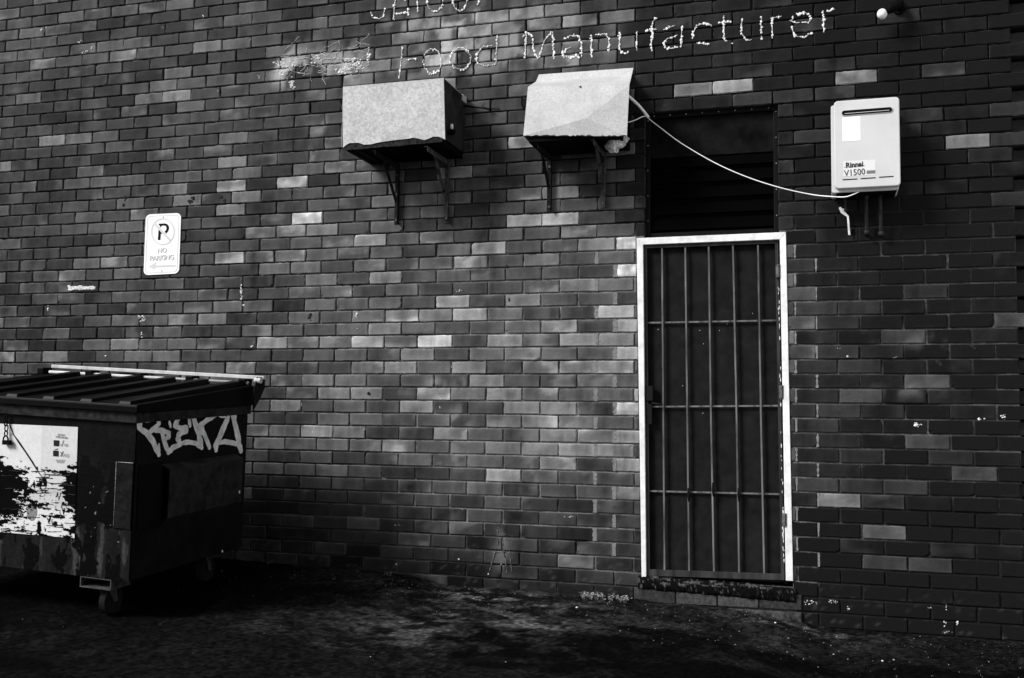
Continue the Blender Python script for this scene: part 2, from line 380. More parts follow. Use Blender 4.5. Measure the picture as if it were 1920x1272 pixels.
# ------------------------------------------------------------------ glue traces of the sign letters
glue_m = mat('dried_glue', .75, rough=.4, spec=.3, n_amt=.5, n_scale=45)
def glue(name, strokes, ox, oy, sc, dens=1., label=None, gap=.30, w=.0042, thin=.55):
    mb = MB()
    for st in strokes:
        pts = [at(ox+x/sc, oy+y/sc, -.003) for x, y in st]
        L = []; 
        for a, b in zip(pts[:-1], pts[1:]):
            n = max(1, int((b-a).length/.004))
            for k in range(n): L.append(a.lerp(b, k/n))
        ph = random.random()*50
        prev = None; run = []
        for k, p in enumerate(L):
            q = vn(ph+k*.21, ph, 5)
            if float(q) < gap:
                if len(run) > 2: mb.tube(run, [w*random.uniform(.25, .8)*thin*1.6 for _ in run], 5)
                run = []; continue
            j = Vector((random.gauss(0, .0018), 0, random.gauss(0, .0018)))
            run.append(p+j)
            if random.random() < .34*dens:
                r = w*random.uniform(.4, 1.35); mb.ball(p+j*1.8+Vector((0, -.0005, 0)), r, 7, 4, (1.0+random.random()*.8, .45, 1.+random.random()), .3)
        if len(run) > 2: mb.tube(run, [w*random.uniform(.25, .8)*thin*1.6 for _ in run], 5)
    o = mb.build(name, glue_m, smooth=True); adopt(o, wall)
    if label: o['label'] = label
    return o
def ring(cx, cy, rx, ry, a0=0, a1=360, n=18):
    return [(cx+rx*math.cos(math.radians(a0+(a1-a0)*k/n)), cy+ry*math.sin(math.radians(a0+(a1-a0)*k/n))) for k in range(n+1)]
MAN = [[(105,180),(98,320)],[(85,205),(110,178),(140,195),(145,270),(170,325)],[(170,325),(205,220),(245,170)],[(250,175),(255,320)],
 [(312,215),(345,195),(385,192),(405,230),(405,315)],[(350,255),(320,268),(300,295),(340,315),(380,305),(400,312)],
 [(460,195),(460,310)],[(485,190),(530,185),(555,205),(555,300)],[(612,175),(612,270),(640,292),(665,285)],[(705,170),(705,280)],
 [(810,100),(790,120),(785,280)],[(740,168),(815,160)],[(855,160),(915,138)],[(950,145),(947,260)],[(925,190),(870,212),(850,235),(870,268),(930,255)],
 [(1110,140),(1070,127),(1030,140),(1010,180),(1010,215)],[(1030,235),(1105,240)],[(1175,85),(1180,215),(1220,238)],[(1150,125),(1220,120)],
 [(1275,105),(1272,185),(1300,220),(1335,215)],[(1380,90),(1380,215)],[(1440,95),(1440,215)],[(1430,100),(1495,88)],
 [(1640,120),(1560,125),(1540,115),(1570,80),(1620,68),(1650,95),(1640,120)],[(1545,150),(1560,195),(1610,205),(1655,175)],[(1715,60),(1718,180)],[(1740,65),(1780,48)]]
glue('glue_lettering', MAN, 950, 0, 2.891, 1.25, 'broken white glue outline reading Manufacturer', gap=.13)
FOOD = [[(735,250),(728,330),(718,430)],[(760,325),(812,318)],ring(898,332,50,66,-150,190),ring(1050,321,56,61,0,360,26),[(1218,248),(1170,255),(1136,298),(1140,345),(1190,360),(1245,345)],[(1250,190),(1242,350)]]
glue('glue_lettering', FOOD, 500, 0, 2.89, .8, 'faint white glue outline reading Food', gap=.15, w=.0042)
glue('glue_lettering', [ring(1050,321,50,55,20,330,22)], 500, 0, 2.89, .1, gap=.1, w=.003)
TOP = [[(565,65),(575,95),(605,105),(635,90),(640,45)],[(705,-60),(690,60),(690,105)],[(735,-60),(765,50),(770,85)],[(690,75),(770,70)],[(812,-70),(820,80)],ring(912,0,44,64),ring(1046,-2,38,62),[(1150,-60),(1150,30)]]
glue('glue_lettering', TOP, 500, 0, 2.89, 1.2, 'upper line of white glue letters cut off by the top of the photo', gap=.12, w=.0044)
# peeled paint patch at the left end of the lettering
mb = MB()
for k in range(46):
    x = random.uniform(520, 690); y = 125-(x-520)*.13+random.uniform(-32, 30)
    a = random.choice([0, 0, 0, math.pi, 1.2, -.9])+random.gauss(0, .35); n = random.randint(5, 16); pts = []
    for i in range(n):
        pts.append(at(x, y, -.0022)); x += math.cos(a)*3.2; y += math.sin(a)*2.2-.2; a += random.gauss(0, .38)
        x = min(max(x, 515), 692)
    mb.tube(pts, [random.uniform(.0005, .0019) for _ in pts], 5)
for (x, y, w, h) in [(652,128,15,10),(672,122,12,12),(595,112,8,8),(528,138,9,9),(545,122,7,9),(530,118,12,6),(650,128,16,7),(672,126,10,9),(640,134,12,5),(690,105,4,16),(548,158,6,12),(660,112,16,4)]:
    for s in range(26):
        xx = x+random.gauss(0, w*.5); yy = y+random.gauss(0, h*.5); r = random.uniform(.0015, .006)
        mb.ball(at(xx, yy, -.001), r, 7, 4, (1.6, .16, 1), .4)
o = mb.build('peeling_paint', mat('flaking_paint', .55, rough=.6, n_amt=.6, n_scale=40), smooth=True); adopt(o, wall); o['label'] = 'wrinkled patch of peeling pale paint left of the lettering'
# splashes, drips and daubs of white paint on the bricks
mb = MB()
def daub(x, y, w, h, n, r0=.0015, r1=.005):
    for _ in range(n):
        p = at(x+random.uniform(-w, w), y+random.uniform(-h, h), -.0026); r = random.uniform(r0, r1); mb.ball(p, r, 7, 4, (random.uniform(.8, 1.6), .30, random.uniform(.8, 1.4)), .35)
for k in range(26): daub(130+k*1.85, 540.5-.02*k, 1.4, 2.4+(1.2 if k in (0, 1, 2, 10, 11, 12, 13) else 0), 9, .003, .0075)
for a in [(452,548,2,14,26),(457,573,2,2,6),(268,598,7,6,18),(266,626,2,7,8),(262,594,3,3,7),(90,577,1,6,6),(198,668,1,3,3),(472,648,2,4,6),(847,687,1,3,5,.001,.003),(668,592,1.5,4,8),(670,617,1,1,3),(566,760,1,6,6,.001,.003),(587,808,1.5,4,7,.001,.003),(826,764,3,3,5,.001,.003),(857,545,10,2,7,.001,.003),(652,548,6,3,7,.001,.003),(174,88,3,4,9),(160,98,6,3,7),(150,78,5,2,4),(78,58,1,3,4),(85,52,2,1,3),(381,30,1,3,4),(310,52,6,2,5,.001,.002),(408,168,1,6,5,.001,.002),(275,186,3,2,5,.001,.002),(485,145,1.5,4,8,.0015,.003),(1717,797,5,4,14),(1726,797,3,1,4),(1882,782,5,5,10),(1840,787,6,2,6),(1573,653,3,1,3,.001,.002),(1589,669,1,1,3),(1678,670,4,1,4,.001,.002),
          (745,985,6,1,5,.001,.002),(864,955,4,1,3,.001,.002),(1066,969,8,1,7,.001,.0025),(743,1058,1,1,3),(915,1077,1,1,3,.002,.003),(860,1048,1,1,2),(938,1058,3,1,2),(450,924,1,2,4),(1520,1130,12,5,18,.0012,.003),(1562,1128,8,3,12,.0012,.003),(1591,1141,2,4,8,.001,.003),(1774,1138,1,6,6,.001,.0025),(1750,1140,10,1,5,.001,.002),(1772,1170,3,6,10,.0012,.003),(1795,1168,2,4,8,.0015,.003),(1780,1186,12,2,8,.001,.0025)]:
    daub(*a)
o = mb.build('paint_splash', mat('white_paint_marks', .6, rough=.55, n_amt=.35, n_scale=60), smooth=True); adopt(o, wall); o['label'] = 'splashes, drips and daubs of white paint on the bricks'
mb = MB()
for st in [[(938,970),(935,985),(932,1002)],[(942,1000),(950,1004)],[(936,1010),(928,1035),(920,1065),(913,1080)],[(942,1012),(944,1036),(948,1050),(950,1080)],[(954,1012),(956,1040),(960,1078)],[(925,1036),(952,1034)]]:
    pts = []
    for (xa, ya), (xb, yb_) in zip(st[:-1], st[1:]):
        for k in range(8): pts.append(at(xa+(xb-xa)*k/8+random.gauss(0, .3), ya+(yb_-ya)*k/8, -.0018))
    mb.tube(pts, [random.choice([.0004, .0012, .0028, .004]) for _ in pts], 5)
o = mb.build('paint_drip', mat('washed_paint', .12, rough=.7, n_amt=.8, n_scale=50), smooth=True); adopt(o, wall); o['label'] = 'faint washed drips shaped like a letter A low on the wall'
# dark leaf-shaped stains and scorch marks
mb = MB()
for x, y, w, h in [(362,372,3,3),(356,378,3,2),(416,370,3,3),(421,377,2,3),(582,594,4,6),(235,372,2,4),(232,385,2,2),(1757,678,4,3),(1763,683,3,3),(1824,650,4,4),(955,563,1,2),(950,500,1,1)]:
    for s in range(10):
        mb.ball(at(x+random.gauss(0, w*.5), y+random.gauss(0, h*.5), -.0014), random.uniform(.003, .008), 8, 4, (1, .18, 1.2), .3)
o = mb.build('dark_stain', mat('tar_mark', .02, rough=.7), smooth=True); adopt(o, wall)
# ring plug set in a brick
mb = MB(); p = at(691, 738, -.003)
mb.tube([p+Vector((.008*math.cos(t*math.pi/7), 0, .008*math.sin(t*math.pi/7))) for t in range(15)], .0028, 6)
o = mb.build('wall_plug', mat('plug', .015, rough=.4), smooth=True)
tag(o, 'small black ring plug sunk in a brick right of the skip bin', 'wall plug')

# dark face of the added unseen block that dims what the glazed bricks mirror
nb_m = mat('shade_block_face', .035, rough=.8, n_amt=.4, n_scale=5)

# ------------------------------------------------------------------ door frame
white_m = mat('white_frame_paint', .70, rough=.5, n_amt=.22, n_scale=14, bump=.15, b_scale=60)
fr = empty('door_frame', (2.87, 0, -1.24), 'white painted timber frame round the barred doorway', 'door frame')
TLo, TRo, BLo, BRo = at(1193.5, 447, -.006), at(1473.5, 435.5, -.006), at(1203, 1083, -.006), at(1487, 1090, -.006)
TLi, TRi, BLi, BRi = at(1205.5, 459, -.006), at(1462, 449, -.006), at(1211.5, 1083, -.006), at(1473.5, 1089, -.006)
D = Vector((0, .06, 0))
def poly_part(name, poly, d, m, root, bevel=.002, label=None):
    mb = MB(); mb.prism(poly, d); o = mb.build(name, m, bevel=bevel); adopt(o, root)
    if label: o['label'] = label
    return o
poly_part('jamb', [TLo, BLo, BLi, TLi], D, white_m, fr)
poly_part('jamb', [TRi, BRi, BRo, TRo], D, white_m, fr)
poly_part('head', [TLo+Vector((0, -.0015, 0)), TLi+Vector((0, -.0015, 0)), TRi+Vector((0, -.0015, 0)), TRo+Vector((0, -.0015, 0))], D, white_m, fr)
dark_frame = mat('dark_timber', .03, rough=.6, n_amt=.5, n_scale=20)
# rebate stops behind the white facing
mb = MB()
mb.box(TLi.x-.01, TLi.x+.012, .054, .13, -1.23, .835); mb.box(BRi.x-.012, BRi.x+.01, .054, .13, -1.23, .835); mb.box(TLi.x, BRi.x, .054, .13, .80, .835)
adopt(mb.build('rebate', dark_frame, bevel=.002), fr)
# ------------------------------------------------------------------ barred door
YG = .012
sd_root = empty('security_door', (2.87, YG, -1.22), 'dark security door with five thin upright bars in a white frame', 'door')
grey_bar = mat('worn_bar_paint', .11, rough=.5, n_amt=.75, n_scale=26, bump=.3, streak=True)
gf = mat('grille_frame_paint', .035, rough=.55, n_amt=.6, n_scale=18, bump=.3, streak=True)
gl, gr_ = at(1206, 700, YG).x, at(1466, 700, YG).x
def frame_piece(name, a, b, c, d, m, root, dep=.018): return poly_part(name, [a, b, c, d], Vector((0, dep, 0)), m, root, .0015)
frame_piece('stile', at(1206.5,459,YG), at(1212.5,1083,YG), at(1218.5,1083,YG), at(1212.5,459,YG), gf, sd_root)
frame_piece('stile', at(1453,450,YG), at(1464.5,1086,YG), at(1471,1086,YG), at(1459,450,YG), gf, sd_root)
frame_piece('rail', at(1206.5,460,YG-.001), at(1207,466,YG-.001), at(1459,456.5,YG-.001), at(1459,450.5,YG-.001), gf, sd_root)
frame_piece('rail', at(1212.5,1068,YG-.001), at(1212.5,1080,YG-.001), at(1471,1088.5,YG-.001), at(1470,1077,YG-.001), gf, sd_root)
for xt, xb, bot in [(1241,1245.8,1070),(1284.6,1291.8,1071),(1328.6,1338.4,1072),(1374,1385.7,1074),(1421,1432.6,1076)]:
    mb = MB(); a = at(xt, 460, YG+.004); b = at(xb, bot, YG+.004)
    m_ = (a+b)/2+Vector((random.uniform(-.003, .003), 0, 0))
    w = .0047
    for p, q in ((a, m_), (m_, b)):
        mb.prism([p+Vector((-w, 0, 0)), q+Vector((-w, 0, 0)), q+Vector((w, 0, 0)), p+Vector((w, 0, 0))], (0, .012, 0))
    adopt(mb.build('bar', grey_bar), sd_root)
for (xa, ya, xb, yb_) in [(1213,605.5,1456,601),(1215,763,1460,761),(1217,921,1464,927)]:
    mb = MB(); a = at(xa, ya, YG+.014); b = at(xb, yb_, YG+.014); h = .0048
    mb.prism([a+Vector((0, 0, h)), a-Vector((0, 0, h)), b-Vector((0, 0, h)), b+Vector((0, 0, h))], (0, .006, 0))
    adopt(mb.build('cross_bar', grey_bar), sd_root)
mb = MB()
for (x, y) in [(1291,925),(1337,915),(1385,925)]:
    a = at(x-.5, y-10, YG+.001); b = at(x+.5, y+16, YG+.001); mb.tube([a, (a+b)/2, b], [.004, .009, .004], 8)
adopt(mb.build('tape_binding', mat('black_tape', .008, rough=.5), smooth=True), sd_root)
mesh_m = mat('door_mesh', .012, rough=.7, n_amt=.35, n_scale=14, bump=.6, b_scale=500)
mb = MB(); mb.box(gl+.006, 3.29, YG+.036, YG+.046, -1.20, .80); adopt(mb.build('mesh_panel', mesh_m), sd_root)
lock_m = mat('black_lock', .012, rough=.35)
lk = empty('lock_tmp', (0, 0, 0), None, None); bpy.data.objects.remove(lk)
mb = MB(); a = at(1212, 724, YG-.012); b = at(1224, 752, YG-.012); mb.box(a.x, b.x, YG-.014, YG+.015, b.z, a.z)
lockb = mb.build('lock', lock_m, bevel=.003); adopt(lockb, sd_root)
mb = MB(); mb.tube([at(1222,756,YG-.02), at(1236,758,YG-.03), at(1243,758,YG-.03)], [.006, .005, .004], 8)
a = at(1214, 758, YG-.012); b = at(1222, 796, YG-.012); mb.box(a.x, b.x, YG-.010, YG+.012, b.z, a.z)
adopt(mb.build('handle', lock_m, bevel=.002), sd_root)
hm = mat('hinge_metal', .10, rough=.4, n_amt=.7, n_scale=60)
for (x, y) in [(1459,508),(1465,735),(1471,975)]:
    mb = MB(); a = at(x, y-12, -.010); b = at(x+.4, y+12, -.010); mb.tube([a, b], .006, 10); mb.box(a.x-.014, a.x+.012, -.009, .012, b.z, a.z)
    adopt(mb.build('hinge', hm), sd_root)
mb = MB()
for x, y in [(1305,620),(1404,588),(1342,620),(1312,645),(1273,724),(1337,761),(1311,775),(1356,608),(1227,618)]:
    mb.ball(at(x+7, y, YG+.03), .0022, 6, 4, (1, .4, 1))
adopt(mb.build('paint_speck', white_m), sd_root)
# flaking white edge beside the hinge stile
mb = MB()
for k in range(70):
    y = random.choice([random.uniform(540, 760), random.uniform(740, 1060), random.uniform(960, 1010)]); x = 1456.5+(y-455)*.0185+random.uniform(.5, 3)
    p = at(x, y, -.002); mb.ball(p, random.uniform(.0015, .005), 6, 4, (.5, .3, 2.6), .4)
adopt(mb.build('flaking_paint', white_m), sd_root)
# dark inner door behind the screen
mb = MB(); mb.box(2.43, 3.31, .085, .12, -1.23, .82)
idr = mb.build('inner_door', mat('inner_door_paint', .03, rough=.6, n_amt=.3), bevel=.003)
tag(idr, 'plain dark inner door standing shut behind the barred screen', 'door')
# ------------------------------------------------------------------ threshold
sill_m = mat('dirty_concrete', .045, rough=.9, n_amt=.9, n_scale=30, bump=1., b_scale=60)
xs = np.linspace(2.43, 3.35, 190); prof = [(.08, -1.234), (.004, -1.240), (-.006, -1.246), (-.010, -1.262), (-.008, -1.300), (.02, -1.304)]
P = np.zeros((len(xs), len(prof)*3-2, 3))
pr = []
for (ya, za), (yb_, zb_) in zip(prof[:-1], prof[1:]):
    for k in range(3): pr.append((ya+(yb_-ya)*k/3, za+(zb_-za)*k/3))
pr.append(prof[-1])
for i, x in enumerate(xs):
    sl = -.030*(x-2.36)/1.04
    for j, (y, z) in enumerate(pr):
        P[i, j] = (x, y+float(fbm(x*60, j*1.9, 3, 90)-.5)*.014, z+.012+sl+float(fbm(x*50, j*1.9+4, 3, 91)-.5)*.010)
sc_ = .004+.09*sstep(.66, .78, fbm(P[..., 0]*70, P[..., 2]*160, 4, 92))+.10*sstep(.62, .7, fbm(P[..., 0]*12, P[..., 2]*260, 3, 93))*(P[..., 2] > -1.262)*.6
sill = grid_mesh('threshold', P, mat('threshold_concrete', .05, rough=.9, n_amt=.6, n_scale=90, bump=1., b_scale=90, attr='Col'), sc_)
mod = sill.modifiers.new('s', 'SOLIDIFY'); mod.thickness = .01
tag(sill, 'rough crumbling concrete threshold under the barred door', 'threshold')
# brick step course standing slightly proud beneath the threshold
mb = MB()
for k, (xa, xb) in enumerate([(1197,1265.5),(1268.5,1343.5),(1346.5,1421.5),(1424.5,1503)]):
    def yt(x): return 1103.2+(x-1197)*.0425
    def yb2(x): return 1129+(x-1197)*.0515
    mb.prism([at(xa, yt(xa), -.010), at(xa, yb2(xa), -.010), at(xb, yb2(xb), -.010), at(xb, yt(xb), -.010)], (0, .06, 0), c=[.03, .05, .055, .03][k])
o = mb.build('step_brick_course', mat('step_brick', .06, rough=.7, n_amt=.55, n_scale=45, bump=.7, attr='Col'), bevel=.004, col=True)
tag(o, 'row of four worn bricks forming the step under the threshold', 'step')
# strip of concrete footing beside the step, lower right
mb = MB()
mb.prism([at(1290, 1137.5, -.022), at(1380, 1150, -.022), at(1464, 1172, -.022), at(1503, 1180, -.022), at(1503, 1149.5, -.022)], (0, .07, 0))
o = mb.build('footing', sill_m, bevel=.004); tag(o, 'low concrete footing edge under the step bricks', 'footing')

# ------------------------------------------------------------------ transom window
tw = empty('transom_window', (2.865, .06, .86), 'black louvred vent window above the white door frame', 'window')
blk = mat('black_paint', .0025, rough=.5, spec=.1, n_amt=.6, n_scale=14, streak=True)
x0, x1, z0, z1 = TRAN
mb = MB()
for b in [(x0-.003, x0+.028, z0, z1+.003), (x1-.028, x1+.003, z0, z1+.003), (x0+.028, x1-.028, z1-.03, z1+.003), (x0+.028, x1-.028, z0-.004, z0+.022)]:
    mb.box(b[0], b[1], .045, .09, b[2], b[3])
adopt(mb.build('frame', blk, bevel=.003), tw)
mb = MB(); mb.box(x0+.028, x1-.028, .062, .075, z0+.50, z1-.03)
adopt(mb.build('upper_panel', mat('sooty_panel', .006, rough=.6, n_amt=.7, n_scale=7, bump=.3), bevel=.002), tw)
for k in range(5):
    mb = MB(); zc = z0+.07+k*.098
    mb.prism([(x0+.030, .050, zc-.03), (x0+.030, .057, zc-.032), (x0+.030, .085, zc+.052), (x0+.030, .078, zc+.054)], (x1-x0-.06, 0, 0))
    adopt(mb.build('louvre_blade', mat('louvre', .0006, rough=.5, spec=.01, n_amt=.5, n_scale=10) if k == 0 else bpy.data.materials['louvre']), tw)
mb = MB(); mb.box(x0, x1, .10, .11, z0, z1); adopt(mb.build('backing', blk), tw)
mb = MB()
for k in range(8): mb.ball((x0+.05+k*.1, .043, z1-.014), .0035, 6, 4)
for k in range(5): mb.ball((x0+.012, .043, z0+.1+k*.16), .003, 6, 4); mb.ball((x1-.012, .043, z0+.1+k*.16), .003, 6, 4)
adopt(mb.build('screw', mat('bright_screw', .5, rough=.3)), tw)

# ------------------------------------------------------------------ air conditioner cowls
def spangle(name, g, sc=90):
    m = mat(name, g, rough=.5, spec=.3, metal=0., n_amt=.16, n_scale=5, bump=.5, b_scale=7)
    nt = m.node_tree; b = nt.nodes['Principled BSDF']; src = b.inputs['Base Color'].links[0].from_socket
    v = nt.nodes.new('ShaderNodeTexVoronoi'); v.inputs['Scale'].default_value = sc; tc = nt.nodes.new('ShaderNodeTexCoord')
    nz = nt.nodes.new('ShaderNodeTexNoise'); nz.inputs['Scale'].default_value = 60; nz.inputs['Detail'].default_value = 4
    mx = nt.nodes.new('ShaderNodeMix'); mx.data_type = 'RGBA'; mx.inputs[0].default_value = .04
    nt.links.new(tc.outputs['Object'], nz.inputs['Vector']); nt.links.new(tc.outputs['Object'], mx.inputs[6]); nt.links.new(nz.outputs['Color'], mx.inputs[7])
    nt.links.new(mx.outputs[2], v.inputs['Vector'])
    s = nt.nodes.new('ShaderNodeRGBToBW'); nt.links.new(v.outputs['Color'], s.inputs[0])
    mr = nt.nodes.new('ShaderNodeMapRange'); mr.inputs['From Min'].default_value = .2; mr.inputs['From Max'].default_value = .8; mr.inputs['To Min'].default_value = .80; mr.inputs['To Max'].default_value = 1.15
    nt.links.new(s.outputs[0], mr.inputs['Value'])
    mu = nt.nodes.new('ShaderNodeMix'); mu.data_type = 'RGBA'; mu.blend_type = 'MULTIPLY'; mu.inputs[0].default_value = 1
    nt.links.new(src, mu.inputs[6]); nt.links.new(mr.outputs['Result'], mu.inputs[7]); nt.links.new(mu.outputs[2], b.inputs['Base Color'])
    return m
galv = spangle('galvanised_steel', .42, 75); galv2 = spangle('galvanised_steel_fine', .48, 260)
casing = mat('dark_casing', .004, rough=.6, n_amt=.5, n_scale=12)
def loft(mb, A, B, th):
    pass
ac1 = empty('air_conditioner', (.93, 0, 1.43), 'wall air conditioner under a plain galvanised box cowl, left of the two', 'air conditioner', 'air conditioners on the brick wall')
YF = -.41
mb = MB()
top = [at(643, 163, YF), at(832, 146.5, YF)]
bx = [(834.5,262),(829,259),(822,256.5),(812,256.5),(803,260.5),(795,263),(784,260),(775,258.5),(764,260.5),(745,262.5),(722,265.5),(707,268),(695,271),(682,271.5),(672,268),(655,268.5),(648,273),(643,277)]
poly = [top[0]]+[at(x, y, YF) for x, y in reversed(bx)]+[top[1]]
mb.prism(poly, (0, .0025, 0)); adopt(mb.build('front_panel', galv), ac1)
xL, xRr, zT, zB = top[0].x, top[1].x, top[0].z, 1.438
mb = MB(); mb.box(xL, xRr, YF+.003, -.004, zT-.003, zT); adopt(mb.build('top_panel', galv), ac1)
mb = MB(); mb.box(xL, xL+.002, YF+.003, -.004, zB, zT-.004); adopt(mb.build('side_panel', galv), ac1)
mb = MB(); mb.prism([(xRr, YF+.003, zT-.004), (xRr, -.01, zT-.004), (xRr, -.01, zB+.02), (xRr, YF+.02, zB+.015), (xRr, YF+.003, zB+.03)], (-.002, 0, 0)); adopt(mb.build('side_panel', mat('dark_side', .02, rough=.7, n_amt=.7, n_scale=9)), ac1)  # right panel is darker than the other panels
mb = MB(); mb.box(xL+.012, xRr-.012, YF+.012, -.002, zB-.016, zT-.012)
for k in range(9): mb.box(xL+.03+k*.07, xL+.06+k*.07, YF+.05, -.03, zB-.024, zB-.014)
adopt(mb.build('casing', casing, bevel=.004), ac1)
# sagging torn liner showing under the front edge
mb = MB(); pts = []
n = 60
for k in range(n+1):
    x = xL+.005+(xRr-xL-.01)*k/n; pts.append((x, zB-.004-.014*float(fbm(k*.13, 2.2, 3, 95))-.010*(1-k/n)))
mb.prism([(x, YF+.006, z) for x, z in pts]+[(xRr-.005, YF+.006, zB+.06), (xL+.005, YF+.006, zB+.06)], (0, .004, 0)); adopt(mb.build('torn_liner', mat('liner', .02, rough=.8, n_amt=.9, n_scale=40)), ac1)
mb = MB(); mb.box(1.262, 1.275, -.075, -.003, 1.79, 1.832); adopt(mb.build('fixing_tab', galv2, bevel=.002), ac1)
# valve and knob on the right side
mb = MB(); a = at(847, 238, -.33); mb.tube([a+Vector((0, 0, .016)), a-Vector((0, 0, .016))], .010, 10)
vk = mb.build('plug', white_m, smooth=True); adopt(vk, ac1)
mb = MB(); mb.ball(a-Vector((-.004, 0, .036)), .022, 10, 6, (1.2, 1, .9), .15); mb.tube([a-Vector((0, 0, .02)), a+Vector((-.05, .05, -.04))], .012, 8); adopt(mb.build('valve', casing, smooth=True), ac1)

ac2 = empty('air_conditioner', (2.1, 0, 1.42), 'wall air conditioner under a creased sloping-top galvanised cowl beside the doorway', 'air conditioner', 'air conditioners on the brick wall')
Y2 = -.36
A = at(1010.5, 140, -.012); B = at(1187.5, 127.5, -.012); C_ = at(1005, 153, -.016); D_ = at(1185, 139, -.016)
E_ = at(990, 163, Y2); F_ = at(1180, 159, Y2); G_ = at(981, 255, Y2); H_ = at(1175.5, 255.5, Y2)
mb = MB(); mb.prism([A, C_, D_, B], (0, .002, 0)); adopt(mb.build('wall_flange', galv2), ac2)
mb = MB()
def thick(mb, pts, fs, d):
    o = [Vector(p) for p in pts]; q = [p+Vector(d) for p in o]; n = len(o); ed = {}
    for f in fs:
        for i in range(len(f)): ed.setdefault(tuple(sorted((f[i], f[(i+1) % len(f)]))), []).append((f[i], f[(i+1) % len(f)]))
    ff = list(fs)+[tuple(reversed([i+n for i in f])) for f in fs]+[(b, a, a+n, b+n) for v in ed.values() if len(v) == 1 for a, b in v]
    mb.add(o+q, ff)
M1 = C_.lerp(E_, .35)+Vector((-.004, 0, 0)); M2 = D_.lerp(F_, .35)
cen = at(1099, 222, Y2-.021)
thick(mb, [C_, D_, E_, F_], [(0, 2, 3, 1)], (0, .003, -.002)); adopt(mb.build('sloping_top', galv2), ac2)
mb = MB(); thick(mb, [E_, F_, G_, H_, cen], [(0, 4, 1), (0, 2, 4), (2, 3, 4), (3, 1, 4)], (0, .003, 0)); adopt(mb.build('front_panel', galv2), ac2)
mb = MB(); thick(mb, [C_, E_, G_, Vector((C_.x, -.02, G_.z+.01))], [(0, 3, 2, 1)], (.002, 0, 0)); adopt(mb.build('side_panel', galv2), ac2)
mb = MB(); xa, xb = G_.x+.03, H_.x-.075
mb.prism([(xa, Y2+.015, 1.66), (xa, -.004, 1.80), (xa, -.004, 1.402), (xa, Y2+.015, 1.402)], (xb-xa+.03, 0, 0))
adopt(mb.build('casing', casing, bevel=.004), ac2)
mb = MB(); a = G_+Vector((.002, -.002, 0)); b = H_+Vector((-.002, -.002, 0)); pts = []
for k in range(50):
    p = a.lerp(b, k/49); pts.append(p+Vector((0, 0, random.uniform(-.004, .004))))
mb.tube(pts, [random.uniform(.001, .0045) for _ in pts], 5)
for x, y, r in [(1088,163,.006),(1019,226,.0035),(1024,221,.003),(1022,229,.003),(1029,219,.002),(1150,205,.002),(1000,190,.002)]: mb.ball(at(x, y, Y2-.004), r, 7, 4, (1, .5, 1), .4)
adopt(mb.build('rusty_edge', mat('rust_edge', .04, rough=.9)), ac2)
# brackets
steel = mat('rusty_bracket_steel', .012, rough=.5, n_amt=.95, n_scale=35, bump=.5)
chip = mat('chipped_bracket_steel', .055, rough=.5, n_amt=.95, n_scale=28, bump=.5)
def bracket(X, zt_, zb_, reach, m, label, lean=0.):
    r = empty('wall_bracket', (X, 0, zt_), label, 'bracket', 'steel brackets under the air conditioners')
    mb = MB(); mb.box(X-.016, X+.016, -.005, -.001, zb_, zt_); mb.box(X+.012, X+.016, -.035, -.0052, zb_, zt_); adopt(mb.build('upright', m), r)
    mb = MB(); mb.box(X-.014, X+.012, -reach, -.036, zt_-.004, zt_); mb.box(X+.0085, X+.0118, -reach, -.036, zt_-.035, zt_-.0042); adopt(mb.build('arm', m), r)
    mb = MB(); a = Vector((X-.001, -reach*.62, zt_-.01)); b = Vector((X-.001, -.012, zb_+.15)); d = (b-a).normalized(); s = Vector((.010, 0, 0))
    nrm = d.cross(Vector((1, 0, 0)))*.003
    mb.prism([a-s, a+s, b+s, b-s], nrm); adopt(mb.build('strut', m), r)
    mb = MB()
    for z in (zb_+.03, zt_-.07, (zb_+zt_)/2):
        mb = MB(); mb.tube([(X, -.006, z), (X, -.014, z)], .008, 6); adopt(mb.build('bolt', hm), r)
bracket(.792, 1.408, 1.002, .39, steel, 'rusty bracket under the left end of the plain box cowl')
bracket(1.148, 1.412, .995, .39, chip, 'bracket with chipped pale paint under the right end of the plain box cowl')
bracket(1.848, 1.40, 1.04, .33, steel, 'dark bracket under the left end of the creased cowl')
bracket(2.198, 1.40, 1.045, .33, chip, 'worn bracket under the right end of the creased cowl')
# crumpled wrap hanging below the second cowl
mb = MB(); c = at(1156, 268, -.2)
import bmesh
bm = bmesh.new(); bmesh.ops.create_icosphere(bm, subdivisions=4, radius=1)
for v in bm.verts:
    p = v.co.copy(); k = 1+.35*mnoise.noise(p*2.2)+.22*abs(mnoise.noise(p*5+Vector((3, 1, 0))))
    v.co = Vector((p.x*.062, p.y*.07, p.z*.046-(.012 if p.x < 0 else -.012)))*k+c
me = bpy.data.meshes.new('foil_wrap'); bm.to_mesh(me); bm.free(); me.materials.append(mat('crumpled_foil', .80, rough=.3, n_amt=.8, n_scale=30, bump=1., b_scale=60))
o = bpy.data.objects.new('foil_wrap', me); COL.objects.link(o); tag(o, 'crumpled pale plastic wrap bulging out beneath the creased cowl', 'wrap')
